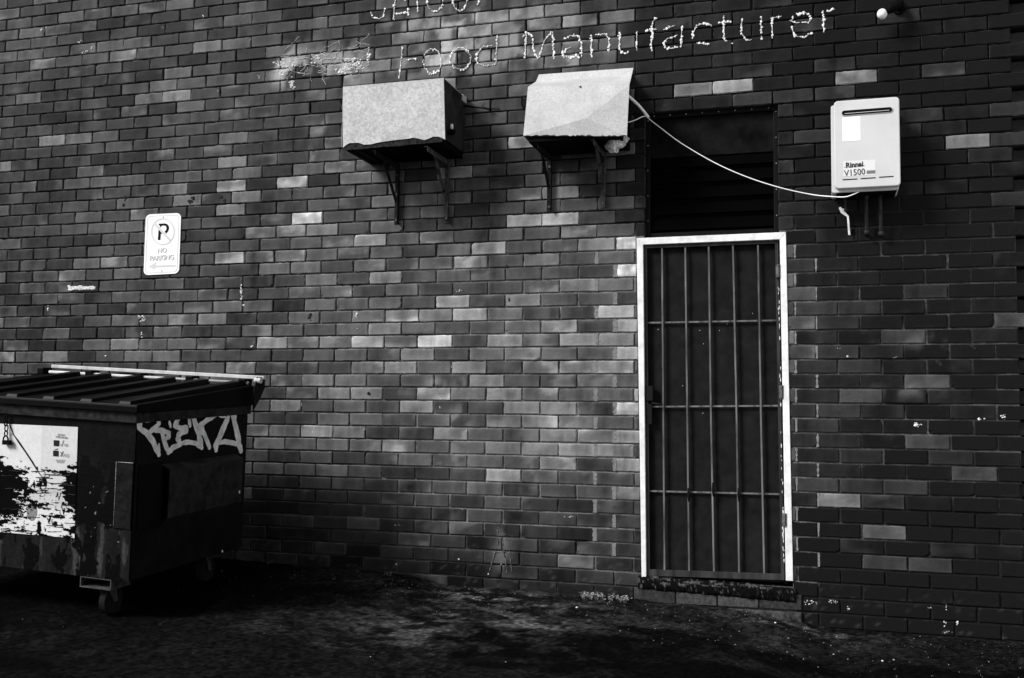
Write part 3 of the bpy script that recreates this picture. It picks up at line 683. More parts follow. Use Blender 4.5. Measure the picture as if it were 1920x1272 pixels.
# hose and cable
cab_m = mat('white_cable', .85, rough=.4)
mb = MB(); hs = [(1170,174,-.18),(1180,182,-.15),(1190,191,-.12),(1200,201,-.09),(1209,212,-.07),(1216,221,-.06)]
mb.tube([at(x, y, Y) for x, y, Y in hs], .0095, 10); o = mb.build('drain_hose', cab_m, smooth=True); tag(o, 'short thick white hose dropping from the creased cowl', 'hose')
mb = MB(); cp = [(1176,230,-.12),(1190,226,-.1),(1205,219,-.08),(1213,219,-.06),(1218,224,-.06),(1237,239,-.055),(1279,270,-.05),(1341,306,-.05),(1400,332,-.05),(1462,352,-.055),(1521,365,-.06),(1560,369,-.15),(1585,369.5,-.20),(1602,364,-.20),(1612,359,-.18)]
P_ = [at(x, y, Y) for x, y, Y in cp]; sm = []
for i in range(len(P_)-1):
    p0 = P_[max(i-1, 0)]; p1 = P_[i]; p2 = P_[i+1]; p3 = P_[min(i+2, len(P_)-1)]
    for k in range(6):
        t = k/6; sm.append(.5*((2*p1)+(p2-p0)*t+(2*p0-5*p1+4*p2-p3)*t*t+(3*p1-p0-3*p2+p3)*t**3))
sm.append(P_[-1]); mb.tube(sm, .0031, 8); o = mb.build('cable', cab_m, smooth=True); tag(o, 'thin white cable sagging across the vent window to the water heater', 'cable')
mb = MB(); mb.tube([at(1216,221,-.05), at(1228,203,-.02), at(1240,184,-.01)], [.003, .0025, .0015], 6); mb.ball(at(1214, 222, -.05), .014, 8, 6, (1, .6, .9), .3); o = mb.build('cable_hook', casing, smooth=True); tag(o, 'black wire hook holding the white hose and cable', 'hook')
mb = MB()
mb.tube([at(863,200,-.03), at(890,202,-.03), at(915,204,-.02), at(938,205,-.01)], .0035, 6); mb.tube([at(872,198,-.05), at(905,203,-.04), at(922,207,-.02)], .004, 6)
mb.tube([at(909,194,-.03), at(903,200,-.03), at(912,203,-.03)], .003, 6); mb.ball(at(866, 199, -.04), .016, 8, 6)
o = mb.build('cable_stub', mat('black_cable', .008, rough=.3), smooth=True); tag(o, 'tangle of cut black cable on the bricks between the two cowls', 'cable')
mb = MB(); mb.tube([at(979,183,-.01), at(978,195,-.015), at(981,202,-.02), at(986,200,-.03)], .006, 8); o = mb.build('pipe_hook', casing, smooth=True); tag(o, 'small black hook fixed beside the creased cowl, left side', 'hook')

# ------------------------------------------------------------------ water heater
enamel = mat('white_enamel', .52, rough=.35, n_amt=.06, n_scale=5)
wh = empty('water_heater', (3.765, 0, 1.03), 'pale enamel gas water heater box with a slotted flue on the right pier', 'water heater')
YH = -.225
def rrect(x0, x1, z0, z1, r, n=5):
    out = []
    for cx_, cz_, a0 in ((x1-r, z1-r, 0), (x0+r, z1-r, 90), (x0+r, z0+r, 180), (x1-r, z0+r, 270)):
        for k in range(n+1):
            a = math.radians(a0+90*k/n); out.append((cx_+r*math.cos(a), cz_+r*math.sin(a)))
    return out
hx0, hx1, hz1 = at(1563.5, 200, YH).x, at(1686.5, 200, YH).x, at(1600, 187.5, YH).z
hz0 = at(1600, 352.5, YH).z
mb = MB(); mb.prism([(x, YH+.035, z) for x, z in rrect(3.574, hx1-.008, hz0-.016, hz1-.014, .012)], (0, .188, 0)); adopt(mb.build('casing', enamel, bevel=.003), wh)
mb = MB(); R_ = rrect(hx0, hx1, hz0, hz1, .022); mb.prism([(x, YH, z) for x, z in R_], (0, .034, 0)); adopt(mb.build('front_cover', enamel, bevel=.006, bseg=3), wh)
mb = MB(); mb.box(hx0+.01, hx1-.02, -.18, -.02, hz0-.021, hz0-.0165); adopt(mb.build('base_tray', casing), wh)
def pill(x0, y0, x1, y1, r, Y, d, name, m):
    a = at(x0, y0, Y); b = at(x1, y1, Y); t = (b-a); ang = math.atan2(t.z, t.x); pts = []
    for k in range(9): th = ang+math.pi/2+math.pi*k/8; pts.append(a+Vector((r*math.cos(th), 0, r*math.sin(th))))
    for k in range(9): th = ang-math.pi/2+math.pi*k/8; pts.append(b+Vector((r*math.cos(th), 0, r*math.sin(th))))
    mb = MB(); mb.prism(pts, (0, d, 0)); o = mb.build(name, m); adopt(o, wh); return o
blackm = mat('flue_black', .006, rough=.6)
pill(1583, 212, 1668, 205.5, .0175, YH-.004, .0035, 'flue_surround', enamel)
pill(1583, 212, 1668, 205.5, .0135, YH-.0065, .002, 'flue_slot', blackm)
pill(1584, 213.3, 1667, 206.8, .0012, YH-.0085, .0015, 'flue_bar', enamel)
for xa, ya, xb, yb_ in [(1580.5,337.3,1607,335.8),(1614.5,335.2,1641,333.5),(1649,332.6,1674.5,331)]: pill(xa, ya, xb, yb_, .0028, YH-.0015, .001, 'air_slit', blackm)
sticker_m = mat('white_sticker', .88, rough=.5)
mb = MB(); a = at(1579.5, 221, YH); b = at(1613.5, 263.5, YH); mb.box(a.x, b.x, YH-.0015, YH-.0004, b.z, a.z); adopt(mb.build('sticker', sticker_m), wh)
mb = MB(); a = at(1581, 303, YH); b = at(1642, 328, YH); mb.box(a.x, b.x, YH-.0010, YH-.0004, b.z, a.z); adopt(mb.build('badge', mat('badge', .62, rough=.3)), wh)
txm = mat('print_black', .02, rough=.5)
text('Rinnai', .042, 'maker_lettering', txm, wallM(at(1602, 309.3, YH-.0022), .045), wh, bold=.0012, sx=.92)
text('V1500', .050, 'model_lettering', txm, wallM(at(1602.5, 324, YH-.0022), .045), wh, bold=.0000, sx=.88)
mb = MB()   # slab feet that give the maker's name its serif look
for x, y in [(1584,315.1),(1588.6,314.9),(1592.2,314.6),(1596.5,314.3),(1600.4,314),(1604.4,313.7),(1608.3,313.4),(1612.4,313.1),(1619.8,312.4)]:
    a = at(x, y, YH-.0022); mb.box(a.x-.0035, a.x+.0035, a.y-.0003, a.y+.0008, a.z-.0002+.004, a.z+.0016+.004)
adopt(mb.build('lettering_serif', txm), wh)
mb = MB(); a = at(1625, 320.3, YH); b = at(1641, 325.5, YH); mb.box(a.x, b.x, YH-.0022, YH-.0012, b.z, a.z); adopt(mb.build('badge_bar', mat('badge_bar', .16)), wh)
pm = mat('dull_pipe', .03, rough=.35, n_amt=.5)
for (xt, yt, xb, yb_, r) in [(1583,368,1586,394,.007),(1624,366,1625,436,.010),(1650,362,1652,438,.010)]:
    mb = MB(); a = at(xt, yt, -.08); b = at(xb, yb_, -.045); mb.tube([a, a.lerp(b, .5)+Vector((0, -.01, 0)), b, b+Vector((0, .045, -.008))], r, 10); mb.tube([a+Vector((0, 0, .0)), a-Vector((0, 0, .018))], r*1.5, 10); mb.ball(b, r*1.7, 8, 6, (1, 1, 1), .2)
    adopt(mb.build('pipe', pm, smooth=True), wh)
# cut conduit
cm = MB(); cm.prism([at(1588,406,-.03), at(1590.5,441,-.03), at(1594.5,441,-.03), at(1591.5,405,-.03)], (0, .008, 0)); cm.prism([at(1572.5,390,-.03), at(1577,400,-.03), at(1588,407,-.03), at(1591.5,405,-.03), at(1583,396,-.03), at(1585,391,-.03), at(1580,392,-.03), at(1576,388,-.03)], (0, .006, 0))
o = cm.build('cut_conduit', mat('white_plastic', .6, rough=.5, n_amt=.3), bevel=.001); tag(o, 'broken white plastic conduit sticking out below the water heater', 'conduit')
mb = MB()
for s in range(14): mb.ball(at(1596+random.gauss(0, 4), 436+random.gauss(0, 3.5), -.001), random.uniform(.006, .014), 7, 5, (1, .3, 1), .35)
o = mb.build('wall_hole', blackm); adopt(o, wall)

# ------------------------------------------------------------------ lamp
lp = empty('wall_lamp', at(1686, 16, 0), 'small wall lamp with a white globe and black socket at the top right', 'lamp')
mb = MB(); b0 = at(1686, 16, 0); mb.tube([b0, b0+Vector((0, -.02, 0))], .040, 20); adopt(mb.build('base', casing, bevel=.004), lp)
bp_ = at(1654, 26.5, -.10); mb = MB(); mb.tube([b0+Vector((0, -.02, 0)), b0+Vector((0, -.07, 0)), b0.lerp(bp_, .5)+Vector((0, -.05, .0)), bp_+Vector((.02, 0, .008))], [.024, .026, .03, .017], 14); adopt(mb.build('socket', casing, smooth=True), lp)
mb = MB(); mb.ball(bp_, .029, 24, 16, (1, 1, 1.04)); adopt(mb.build('globe', mat('opal_globe', .7, rough=.3), smooth=True), lp)

# ------------------------------------------------------------------ no parking sign
sg = empty('parking_sign', (-1.03, -.004, .94), 'white rounded no parking sign with a crossed out black P', 'sign')
YS = -.006
c4 = [at(273.5,402.5,YS), at(339.5,399.5,YS), at(335.5,513,YS), at(269,516.5,YS)]
def sq(u, v, dy=0.):   # bilinear point on the plate
    return (c4[0].lerp(c4[1], u)).lerp(c4[3].lerp(c4[2], u), v)+Vector((0, dy, 0))
def rr2(e, r, n=6, asp=.62):
    pts = []
    for cu, cv, a0 in ((1-e-r, e*asp+r*asp, -90), (1-e-r, 1-e*asp-r*asp, 0), (e+r, 1-e*asp-r*asp, 90), (e+r, e*asp+r*asp, 180)):
        for k in range(n+1):
            a = math.radians(a0+90*k/n); pts.append((cu+r*math.cos(a), cv+r*asp*math.sin(a)))
    return pts
plate_m = mat('sign_plate', .86, rough=.4, n_amt=.03, n_scale=8)
mb = MB(); mb.prism([sq(u, v) for u, v in rr2(0, .13)][::-1], (0, .004, 0)); adopt(mb.build('plate', plate_m), sg)
def outline(mb, a, b, dy):
    pa = [sq(u, v, dy) for u, v in a]; pb = [sq(u, v, dy) for u, v in b]; n = len(pa)
    mb.add(pa+pb, [(i, (i+1) % n, (i+1) % n+n, i+n) for i in range(n)])
pale = mat('faded_red_print', .60, rough=.4); pblack = mat('sign_black', .012, rough=.4)
mb = MB(); outline(mb, rr2(.045, .10), rr2(.062, .09), -.0008); adopt(mb.build('border', pale), sg)
def sp(x, y, dy=0.): return at(240+x/8.477, 380+y/8.477, YS+dy)
mb = MB(); n = 40
ro = [sp(553+188*math.cos(2*math.pi*k/n), 463+215*math.sin(2*math.pi*k/n), -.0012) for k in range(n)]; ri = [sp(553+170*math.cos(2*math.pi*k/n), 463+196*math.sin(2*math.pi*k/n), -.0012) for k in range(n)]
mb.add(ro+ri, [(i, (i+1) % n, (i+1) % n+n, i+n) for i in range(n)])
mb.add([sp(x, y, -.0018) for x, y in [(432,320),(405,345),(655,612),(682,588)]], [(0, 1, 2, 3)])
adopt(mb.build('prohibition_ring', pale), sg)
mb = MB()
mb.add([sp(x, y, -.0010) for x, y in [(485,430),(473,597),(515,597),(520,497),(545,497)]], [(0, 1, 2, 3, 4)])
oo = [(481,338),(580,331),(622,342),(648,375),(652,410),(640,455),(606,495)]; ii = [(522,402),(530,372),(570,366),(600,375),(612,405),(605,438),(580,462)]
mb.add([sp(x, y, -.0010) for x, y in oo+ii], [(i, i+1, i+8, i+7) for i in range(6)])
adopt(mb.build('letter_symbol', pblack), sg)
tm = mat('pale_print', .60, rough=.4)
def stxt(s, x, y, size, sx): text(s, size, 'sign_lettering', tm, wallM(sp(x, y, -.0018), .02), sg, bold=.0009, sx=sx)
stxt('NO', 542, 765, .050, .95); stxt('PARKING', 537, 880, .050, .97)
mb = MB(); mb.add([sp(x, y, -.0012) for x, y in [(755,988),(755,1018),(420,1030),(432,1062),(325,1015),(440,955),(425,1000)]], [(0, 1, 2, 6), (2, 3, 4, 5, 6)]); adopt(mb.build('arrow', tm), sg)
for x, y in [(560,233),(537,1088)]:
    mb = MB(); p = sp(x, y, -.001); mb.ball(p, .0042, 8, 5, (1, .5, 1)); adopt(mb.build('screw', hm, smooth=True), sg)

# ------------------------------------------------------------------ waste bin
BO = Vector((0., -1.6, -1.170)); A1, A2 = math.atan(.052), math.atan(.048)
bin_ = empty('waste_bin', BO, 'large dark steel waste bin with ribbed lid, worn white poster and sprayed graffiti', 'bin')
bin_.rotation_euler = (A1, A2, 0)
BM = Matrix.Translation(BO) @ Euler((A1, A2, 0)).to_matrix().to_4x4(); BI = BM.inverted()
def bp(mb, name, m, parent=None, **k): return mb.build(name, m, parent or bin_, **k)
WB, DB, HB = 1.52, 1.10, .868
def onfront(x, y, d=0.):   # photo point on the front face, in bin space
    p0 = BM @ Vector((0, -d, 0)); n = BM.to_3x3() @ Vector((0, -1, 0)); return BI @ on_plane(x, y, p0, n)
def onside(x, y, d=0.):
    p0 = BM @ Vector((d, 0, 0)); n = BM.to_3x3() @ Vector((1, 0, 0)); return BI @ on_plane(x, y, p0, n)
# front sheet: fine vertex-coloured steel
nx, nz = 330, 190
us = np.linspace(-WB, 0, nx); vs = np.linspace(0, HB-.03, nz); U, Vv = np.meshgrid(us, vs, indexing='ij')
c = .006+.016*fbm(U*22, Vv*3.2, 4, 100)+.05*sstep(.55, .75, fbm(U*26+3, Vv*5, 3, 103))*sstep(.75, .2, Vv)
c *= (.12+.95*fbm(U*3, Vv*3, 3, 104))*(.45+.55*sstep(.75, .35, Vv+.12*fbm(U*12, U*0, 3, 140)))
pb = onfront(160, 930); rr_ = np.hypot((U-pb.x)/.125, (Vv-pb.z)/.19)+(fbm(U*24, Vv*20, 4, 105)-.5)*1.1
c = np.where(rr_ < .95, .001, c)
pb = onfront(172, 1062); rr_ = np.hypot((U-pb.x)/.045, (Vv-pb.z)/.06)+(fbm(U*30, Vv*30, 3, 106)-.5)*.8; c = np.where(rr_ < .9, .001, c)
c = np.where((fbm(U*17, Vv*8, 4, 107) > .57) & (Vv < .62), .001, c)
pale_chip = (fbm(U*46, Vv*60, 3, 108) > .80) & (np.abs(U+.16) < .14) & (Vv > .2) & (Vv < .52); c = np.where(pale_chip, .20, c)
Yf = np.zeros_like(U)+(fbm(U*2.2, Vv*2.2, 3, 109)-.5)*.012*np.sin(np.pi*np.clip(Vv/HB, 0, 1))
bin_paint = mat('bin_paint_worn', .03, rough=.5, spec=.05, n_amt=.45, n_scale=40, attr='Col', bump=.3, b_scale=60)
bin_plain = mat('bin_paint', .007, rough=.5, spec=.05, n_amt=.5, n_scale=9, bump=.2, b_scale=40)
grid_mesh('front_sheet', np.stack([U, Yf-.002, Vv], -1), bin_paint, c, bin_)
mb = MB(); mb.box(-WB, 0, .012, DB, 0, HB-.03); bp(mb, 'body', bin_plain, bevel=.006)
mb = MB(); mb.box(-WB-.02, .014, -.022, .03, HB-.030, HB+.026); mb.box(-.02, .0145, .03, DB+.01, HB-.028, HB+.026); bp(mb, 'rim', mat('bin_rim', .022, rough=.45, n_amt=.7, n_scale=30), bevel=.004)
# lid: thin at the front, deep at the hinge
lid_m = mat('bin_lid_plastic', .0022, rough=.42, spec=.05, n_amt=.4, n_scale=8)
mb = MB(); mb.prism([(.026, -.035, HB+.030), (.026, -.035, HB+.068), (.026, DB-.03, HB+.150), (.026, DB+.02, HB+.150), (.026, DB+.02, HB+.030)], (-WB-.07, 0, 0)); lid = bp(mb, 'lid', lid_m, bevel=.006)
mb = MB(); mb.box(.027, .031, -.03, DB+.01, HB+.028, HB+.060); mb.box(-WB-.04, .031, -.042, -.036, HB+.028, HB+.060); lr = bp(mb, 'lid_rim', lid_m, lid, bevel=.002)
sl_ = (.150-.068)/(DB+.005)
for k in range(6):
    x = -.060-k*.245; w = .040
    mb = MB()
    def zz(y): return HB+.068+(y+.035)*sl_
    mb.add([(x-w, -.032, zz(-.032)-.004), (x+w, -.032, zz(-.032)-.004), (x-w*.85, -.020, zz(-.02)+.016), (x+w*.85, -.020, zz(-.02)+.016),
            (x-w*.85, DB-.04, zz(DB-.04)+.030), (x+w*.85, DB-.04, zz(DB-.04)+.030), (x-w, DB-.035, zz(DB-.035)-.004), (x+w, DB-.035, zz(DB-.035)-.004)],
           [(0, 1, 3, 2), (2, 3, 5, 4), (4, 5, 7, 6), (0, 2, 4, 6), (1, 7, 5, 3), (0, 6, 7, 1)])
    bp(mb, 'lid_rib', lid_m, lid, bevel=.003)
rail_m = mat('galvanised_rail', .50, rough=.35, n_amt=.25, n_scale=14)
mb = MB(); yR = DB+.035; zR = HB+.198
mb.box(-WB-.02, .085, yR-.014, yR+.014, zR-.006, zR+.016); rail = bp(mb, 'hinge_rail', rail_m, bevel=.003)
mb = MB(); mb.tube([(-WB, yR-.05, zR-.032), (.0, yR-.05, zR-.032)], .010, 8); bp(mb, 'hinge_bar', rail_m, smooth=True)
for k in range(5):
    mb = MB(); x = -.03-k*.385; mb.box(x-.03, x+.02, yR-.075, yR+.012, zR-.050, zR-.0065); bp(mb, 'hinge_block', lid_m, bevel=.004)
mb = MB(); mb.prism([(.06, yR-.06, zR+.01), (.06, yR+.03, zR+.01), (.06, yR+.03, zR-.06), (.06, yR-.02, zR-.13), (.06, yR-.09, zR-.20), (.06, yR-.09, zR-.05)], (.012, 0, 0)); bp(mb, 'end_plate', bin_plain, bevel=.003)
mb = MB(); mb.tube([(.05, yR-.055, zR-.012), (.092, yR-.055, zR-.012)], .018, 12); bp(mb, 'hinge_knob', rail_m)
# fork sleeve on the side
def sidepts(L, d): return [onside(x, y, d) for x, y in L]
z_t, z_b = .60, .33
mb = MB(); q = sidepts([(319,880),(456,861),(456,943),(319,967)], .055)
yo, yi = q[0].y, q[1].y; zt1 = (q[0].z+q[1].z)/2; zb1 = (q[2].z+q[3].z)/2
mb.prism([(.001, yo, zt1+.02), (.11, yo, zt1), (.11, yo, zb1), (.001, yo, zb1-.03)], (0, .008, 0)) if False else None
for poly in ([(.001, 0, zt1+.025), (.055, 0, zt1), (.055, 0, zt1-.006), (.001, 0, zt1+.019)], [(.055, 0, zt1-.0065), (.055, 0, zb1), (.050, 0, zb1), (.050, 0, zt1-.006)], [(.050, 0, zb1-.0005), (.055, 0, zb1-.0005), (.001, 0, zb1-.065), (.001, 0, zb1-.058)]):
    mb.prism([(x, yo, z) for x, _, z in poly], (0, yi-yo, 0))
bp(mb, 'fork_sleeve', mat('sleeve_paint', .018, rough=.5, spec=.1, n_amt=.8, n_scale=14))
mb = MB(); mb.box(.002, .006, yo-.20, yo, zb1-.06, zt1+.04); mb.prism([(.006, yo-.16, zb1-.055), (.05, yo, zb1-.003), (.05, yo+.004, zb1-.006), (.006, yo-.15, zb1-.062)], (0, 0, .004)); bp(mb, 'sleeve_throat', blackm)
# corner plate on the front with pale worn edges
a = onfront(221, 866); b = onfront(246, 993); mb = MB(); mb.box(a.x, -.001, -.010, -.0045, b.z, a.z); cp_ = bp(mb, 'corner_plate', mat('corner_plate_paint', .010, rough=.5, n_amt=.6, n_scale=30), bevel=.002)
mb = MB(); edge = [(a.x, -.0115, b.z+.01), (a.x+.001, -.0115, (a.z+b.z)/2), (a.x, -.0115, a.z), (a.x+.03, -.0115, a.z), (-.002, -.0115, a.z+.001)]
mb.tube(edge, [.0009, .0015, .0022, .0018, .0022], 6); bp(mb, 'worn_edge', mat('bare_metal_edge', .25, rough=.4, n_amt=.9, n_scale=70), cp_)
# poster
nx, nz = 230, 250
pTR = onfront(146, 801, .006); pBR = onfront(139.5, 1009.5, .006); pTL = onfront(-60, 792, .006); pBL = onfront(-60, 993, .006)
U, Vv = np.meshgrid(np.linspace(0, 1, nx), np.linspace(0, 1, nz), indexing='ij')
def bil(u, v):
    u = u[..., None]; v = v[..., None]
    return (np.array(pTL)*(1-u)+np.array(pTR)*u)*(1-v)+(np.array(pBL)*(1-u)+np.array(pBR)*u)*v
P = bil(U, Vv); X, Z = P[..., 0], P[..., 2]
px = -60+U*206; py = 793+Vv*208                      # approx. photo pixels, for placing the printed marks
ink = .72-.10*fbm(U*6, Vv*5, 3, 120)
ink = np.where((px > 80) & (Vv < .62), ink*(.86+.06*(np.arange(nz) % 2)[None, :]), ink)
band = sstep(.57, .60, Vv)*sstep(.80, .72, Vv)*sstep(.35, .6, U); ink *= 1-.22*band
# scraped-off black gashes, mostly horizontal
w1 = .68*fbm(U*9, Vv*46, 4, 121)+.32*fbm(U*60, Vv*50, 3, 128); w2_ = fbm(U*14+5, Vv*30, 4, 122)
reg = sstep(.33, .45, Vv)*(1-.5*sstep(.86, .95, Vv)); lft = .10*sstep(.75, .2, U)*sstep(.40, .5, Vv)*sstep(.86, .62, Vv)
hole = ((w1+lft*1.0 > .600-.03*reg) & (reg > .3)) | ((fbm(U*34, Vv*9, 4, 129) > .70) & (reg > .3))
blob = (np.hypot((px-8)/52, (py-905)/42)+(w2_-.5)*1.9 < .95) | (np.hypot((px-15)/48, (py-955)/22)+(w1-.5)*3.0 < .7) | (np.hypot((px-5)/24, (py-985)/20)+(w2_-.5)*2 < .7)
edgeb = (np.hypot((px-160)/40, (py-915)/52)+(w2_-.5)*1.2 < .98) | (np.hypot((px-150)/26, (py-985)/12)+(w2_-.5)*1.6 < .9) | (np.hypot((px-79)/5, (py-988)/13)+(w2_-.5)*.9 < .95)
ink = np.where(hole | blob | edgeb, .002, ink)
circ = np.hypot((px-65)/10.5, (py-957)/18.5); ink = np.where((circ < 1) & (ink > .05), .22, ink); ink = np.where((circ > 1) & (circ < 1.12) & (ink > .05), .8, ink)
poster = grid_mesh('poster', P, mat('worn_poster', .7, rough=.6, attr='Col', n_amt=.08, n_scale=60), ink, bin_, smooth=False)
def dec(mb, L, d=.008): mb.add([onfront(x, y, d) for x, y in L], [tuple(range(len(L)))])
mb = MB(); dec(mb, [(100.5,825.5),(100.5,836.5),(110.5,837),(111,826)]); dec(mb, [(99.5,845),(99.5,855.5),(109.3,856),(109.5,845.5)]); dec(mb, [(102,843.6),(108,841.2),(109.5,842),(103,844.3)])
bp(mb, 'printed_square', txm, poster)
gpr = mat('grey_print', .30, rough=.6)
def ftext(s, x, y, size, sx, m, name='printed_lettering'):
    p = onfront(x, y, .0085); M = Matrix.Translation(p) @ Matrix.Rotation(math.pi/2, 4, 'X') @ Matrix.Rotation(-.03, 4, 'Z')
    o = text(s, size, name, m, M, None, bold=0., sx=sx, depth=.0002); o.parent = poster; return o
ftext('DO NOT', 115, 816, .014, .85, txm); ftext('OVERLOAD BIN', 115.5, 820.5, .013, .85, txm)
ftext('YES', 123, 835, .022, .9, gpr); ftext('NO', 124, 854.5, .026, .95, gpr)
mb = MB()
def fline(L, w, d=.0085):
    P_ = [onfront(x, y, d) for x, y in L]; mb.tube(P_, w, 5)
fline([(113,833),(115,837),(119,826)], .0014); bp(mb, 'printed_tick', gpr, poster); mb = MB(); fline([(113,856),(118,846)], .0016); fline([(112.5,847),(117.5,856)], .0016); bp(mb, 'printed_cross', gpr, poster); mb = MB()
for k in range(5): fline([(104+k*.6, 862+k*1.3), (122-k*.8, 862.6+k*1.3)], .0007)
bp(mb, 'small_print', gpr, poster)
# scratch line running down from the padlock
mb = MB(); fline([(18,797),(25,815),(35,829),(48,848),(60,866),(72,886),(80,897)], [.003, .002, .0045, .0035, .004, .002, .001], .009); bp(mb, 'scratch', txm, poster)
for k in range(30):
    mb = MB(); x = random.uniform(0, 140); y = random.uniform(868, 1000); L = [(x, y)]
    for i in range(random.randint(2, 6)): x += random.uniform(3, 9); y += random.uniform(-1.2, 1.5); L.append((min(x, 141), y))
    fline(L, [random.uniform(.0006, .003) for _ in L], .0075); bp(mb, 'scrape', txm, poster)
# padlock
pd = empty('padlock', onfront(10, 828, .02), 'small black padlock hanging from a chain over the white poster', 'padlock'); pd.location = BM @ onfront(10, 830, .02)
mb = MB()
def W_(x, y, d=.02): return BM @ onfront(x, y, d)
for k, (x, y, r) in enumerate([(11,785,3.4),(11,794,3.4),(12,803,4.2),(11.3,813,3.4)]):
    c_ = W_(x, y, .022); ax = Vector((1, 0, 0)) if k % 2 == 0 else Vector((.3, 1, 0)).normalized(); s = r/300*1.0
    mb.tube([c_+ax*(s*.75*math.cos(t*math.pi/8))+Vector((0, 0, s*1.35*math.sin(t*math.pi/8))) for t in range(17)], .0034, 6, cap=False)
adopt(mb.build('chain', casing, smooth=True), pd)
mb = MB(); c_ = W_(10.5, 825, .022); w = .021
mb.tube([c_+Vector((-w*.75, 0, -.008))]+[c_+Vector((w*.75*-math.cos(t*math.pi/8), 0, .022*math.sin(t*math.pi/8))) for t in range(9)]+[c_+Vector((w*.75, 0, -.008))], .0042, 8); adopt(mb.build('shackle', casing, smooth=True), pd)
mb = MB(); a = W_(3.5, 825.5, .03); b = W_(18, 834.5, .03); mb.box(a.x, b.x, a.y, a.y+.018, b.z, a.z); adopt(mb.build('padlock_body', casing, bevel=.003), pd)
# graffiti on the side
mb = MB()
G = [[(78,170),(76,225),(125,255),(165,310),(205,400)],[(100,172),(170,165)],[(198,135),(205,195),(130,265)],[(165,235),(225,238),(270,255),(268,285),(235,300)],[(225,240),(235,290),(265,385)],[(205,330),(206,400)],
     [(275,182),(282,215)],[(268,385),(300,350),(340,335),(350,325)],[(378,100),(345,130),(325,175),(312,210),(350,225),(385,215),(385,245),(340,262),(330,290),(345,330)],[(345,325),(400,315),(455,325),(490,355)],
     [(392,125),(405,165),(412,210)],[(425,120),(445,190),(470,270),(488,350)],[(440,112),(500,105),(550,125),(575,140),(530,165),(480,205),(500,250),(525,310),(540,350)],[(484,205),(486,262)],[(375,98),(420,88)],
     [(700,98),(702,165),(720,240),(740,335)],[(665,150),(635,215),(605,290),(582,335),(584,370)],[(592,325),(640,312),(700,322),(738,335),(748,372)],[(590,135),(620,150),(650,150)]]
FX = {0: 1.15, 1: 1.1, 2: .95, 5: .5, 6: .6, 10: .6, 13: .45, 14: .7, 18: .45}
for gi, st in enumerate(G):
    P_ = []
    for (xa, ya), (xb, yb_) in zip(st[:-1], st[1:]):
        for k in range(6): P_.append((xa+(xb-xa)*k/6, ya+(yb_-ya)*k/6))
    P_.append(st[-1]); hw = 16.5*FX.get(gi, 1)
    L = []; R2 = []
    for i, (x, y) in enumerate(P_):
        x2, y2 = P_[min(i+1, len(P_)-1)]; x1_, y1_ = P_[max(i-1, 0)]; tx, ty = x2-x1_, y2-y1_; l = math.hypot(tx, ty) or 1
        w = hw*(.75+.4*float(vn(i*.4+gi*7, gi, 130))); w *= min(1, .62+.2*min(i, len(P_)-1-i)); nx_, ny_ = -ty/l*w, tx/l*w
        L.append(onside(240+(x+nx_)/3.534, 740+(y+ny_)/3.534, .0045+gi*.00012)); R2.append(onside(240+(x-nx_)/3.534, 740+(y-ny_)/3.534, .0045+gi*.00012))
    n = len(L); mb.add(L+R2, [(i, i+1, n+i+1, n+i) for i in range(n-1)])
    for i in (0, n-1):
        m0 = (L[i]+R2[i])/2; r = (L[i]-R2[i]).length/2
        mb.add([m0+Vector((0.00005, 0, 0))]+[m0+Vector((.00005, r*1.25*math.cos(t*math.pi/6), r*math.sin(t*math.pi/6))) for t in range(12)], [(0, 1+t, 1+(t+1) % 12) for t in range(12)])
bp(mb, 'graffiti', mat('silver_spray_paint', .86, rough=.5, n_amt=.42, n_scale=16))
for x, y, r in [(449,923,.007),(417,1034,.006)]:
    mb = MB(); mb.ball(onside(x, y, .057 if y < 1000 else .003), r, 7, 5, (.4, 1, 1.4), .3); bp(mb, 'paint_drip', white_m)
# feet and castors
mb = MB(); a = onfront(150.5, 1084); b = onfront(208, 1105)
wx0, wx1 = a.x, b.x
mb.box(wx0, wx1, -.001, .16, -.006, .0); mb.box(wx0, wx0+.006, -.001, .16, -.052, -.0065); mb.box(wx1-.006, wx1, -.001, .16, -.052, -.0065); mb.box(wx0, wx1, -.003, .16, -.058, -.0525)
bp(mb, 'castor_bracket', mat('bracket_paint', .06, rough=.5, n_amt=.7, n_scale=30))
for (cx_, cy_) in ((wx1-.075, .07), (wx1-.075, DB-.14), (-WB+.2, .09), (-WB+.2, DB-.14)):
    fk = MB(); zt0 = -.058 if cy_ < .5 else 0
    fk.box(cx_-.035, cx_+.035, cy_-.03, cy_+.04, zt0-.008, zt0); fk.prism([(cx_-.034, cy_-.03, zt0-.008), (cx_-.034, cy_+.03, zt0-.008), (cx_-.034, cy_+.045, -.14), (cx_-.034, cy_+.015, -.14)], (.005, 0, 0)); fk.prism([(cx_+.029, cy_-.03, zt0-.008), (cx_+.029, cy_+.03, zt0-.008), (cx_+.029, cy_+.045, -.14), (cx_+.029, cy_+.015, -.14)], (.005, 0, 0))
    fo = bp(fk, 'castor', mat('castor_fork', .05, rough=.5, n_amt=.6) if 'castor_fork' not in bpy.data.materials else bpy.data.materials['castor_fork'])
    wm = MB(); wm.tube([(cx_-.022, cy_+.03, -.135), (cx_-.018, cy_+.03, -.135), (cx_+.018, cy_+.03, -.135), (cx_+.022, cy_+.03, -.135)], [.068, .075, .075, .068], 24)
    bp(wm, 'wheel', mat('rubber', .012, rough=.6) if 'rubber' not in bpy.data.materials else bpy.data.materials['rubber'], fo)

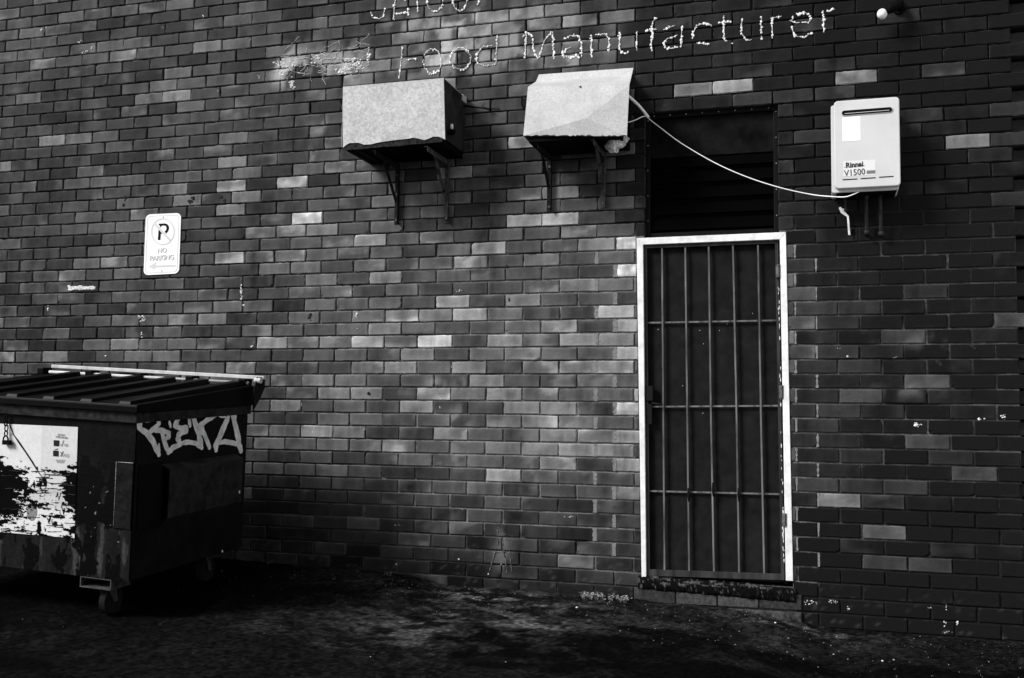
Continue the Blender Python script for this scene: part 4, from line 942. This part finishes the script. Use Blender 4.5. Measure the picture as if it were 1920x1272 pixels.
# ------------------------------------------------------------------ weeds and litter
leaf_m = mat('weed_leaf', .30, rough=.5, n_amt=.4, n_scale=60)
def weed(name, pxs, n, label, size):
    mb = MB()
    for k in range(n):
        t = random.random(); x = pxs[0]+(pxs[1]-pxs[0])*t+random.gauss(0, 2)
        base = at(x, pxs[2]+(pxs[3]-pxs[2])*t, 0); X = base.x; Y = -random.uniform(.01, .14)*size/.02 if size > .01 else -random.uniform(.01, .06)
        Z = float(gz(X, Y)); h = random.uniform(.003, .026)*(size/.013)
        hp = Vector((X+random.gauss(0, .006), Y, Z+h)); mb.tube([(X, Y, Z-.005), hp], .0007, 4)
        for j in range(random.randint(5, 8)):
            a = random.uniform(0, 6.28); l = size*random.uniform(.5, 1.); w = l*.5; d = Vector((math.cos(a), math.sin(a), random.uniform(-.2, .5))); s = d.cross(Vector((0, 0, 1))).normalized()*w; q = hp+d*l
            mb.add([hp, hp+d*l*.5+s, q, hp+d*l*.5-s+Vector((0, 0, .001))], [(0, 1, 2, 3)])
    o = mb.build(name, leaf_m); tag(o, label, 'weed', kind='stuff'); return o
weed('weed', (1092, 1180, 1122, 1130), 120, 'low pale leafy weeds at the wall foot left of the door step', .013)
weed('weed', (724, 742, 1086, 1092), 12, 'tiny sprig of weed at the wall foot nearer the waste bin', .009)
mb = MB()
for k in range(1300):
    if random.random() < .6: X = random.gauss(1.6, .9); Y = -abs(random.gauss(0, .35))-.02
    elif random.random() < .6: X = random.uniform(2.6, 4.8); Y = -random.uniform(.02, .9)
    else: X = random.uniform(-1.5, 5); Y = -random.uniform(.02, 3)
    r = random.uniform(.001, .0032)*(1 if random.random() < .97 else 2.2)
    mb.ball((X, Y, float(gz(X, Y))+.004), r, 5, 3, (1.3, 1, .7), .3, c=random.choice([.02, .03, .05, .08, .12, .3]) if r < .006 else .7)
o = mb.build('grit', mat('grit', .2, rough=.8, attr='Col', n_amt=.2), col=True); tag(o, 'scattered grit and small chips on the asphalt by the wall', 'grit', kind='stuff')

# ------------------------------------------------------------------ unseen blocks added to bounce light on the bin and dim reflections
def light_block(name, x0, x1, y0, y1, z0, z1, label):
    r = empty(name, ((x0+x1)/2, (y0+y1)/2, z0), label, 'light_block')
    mb = MB(); mb.box(x0, x1, y0, y1, z0, z1); adopt(mb.build('block_body', nb_m if name == 'shade_block' else mat('bounce_face', .72, rough=.8, n_amt=.15, n_scale=3)), r)
    mb = MB(); mb.box(x0-.15, x1+.15, y0-.15, y1+.15, z1, z1+.25); adopt(mb.build('block_cap', mat('dark_cap', .03)), r)
light_block('bounce_block', 5.3, 9, -5.0, -.02, -3, 4.6, 'added pale block, unseen at the right, that bounces light onto the bin')
light_block('shade_block', 4.5, 30, -24, -11.5, -4, 7.5, 'added dark block, unseen behind the camera, that dims reflections in the bricks')
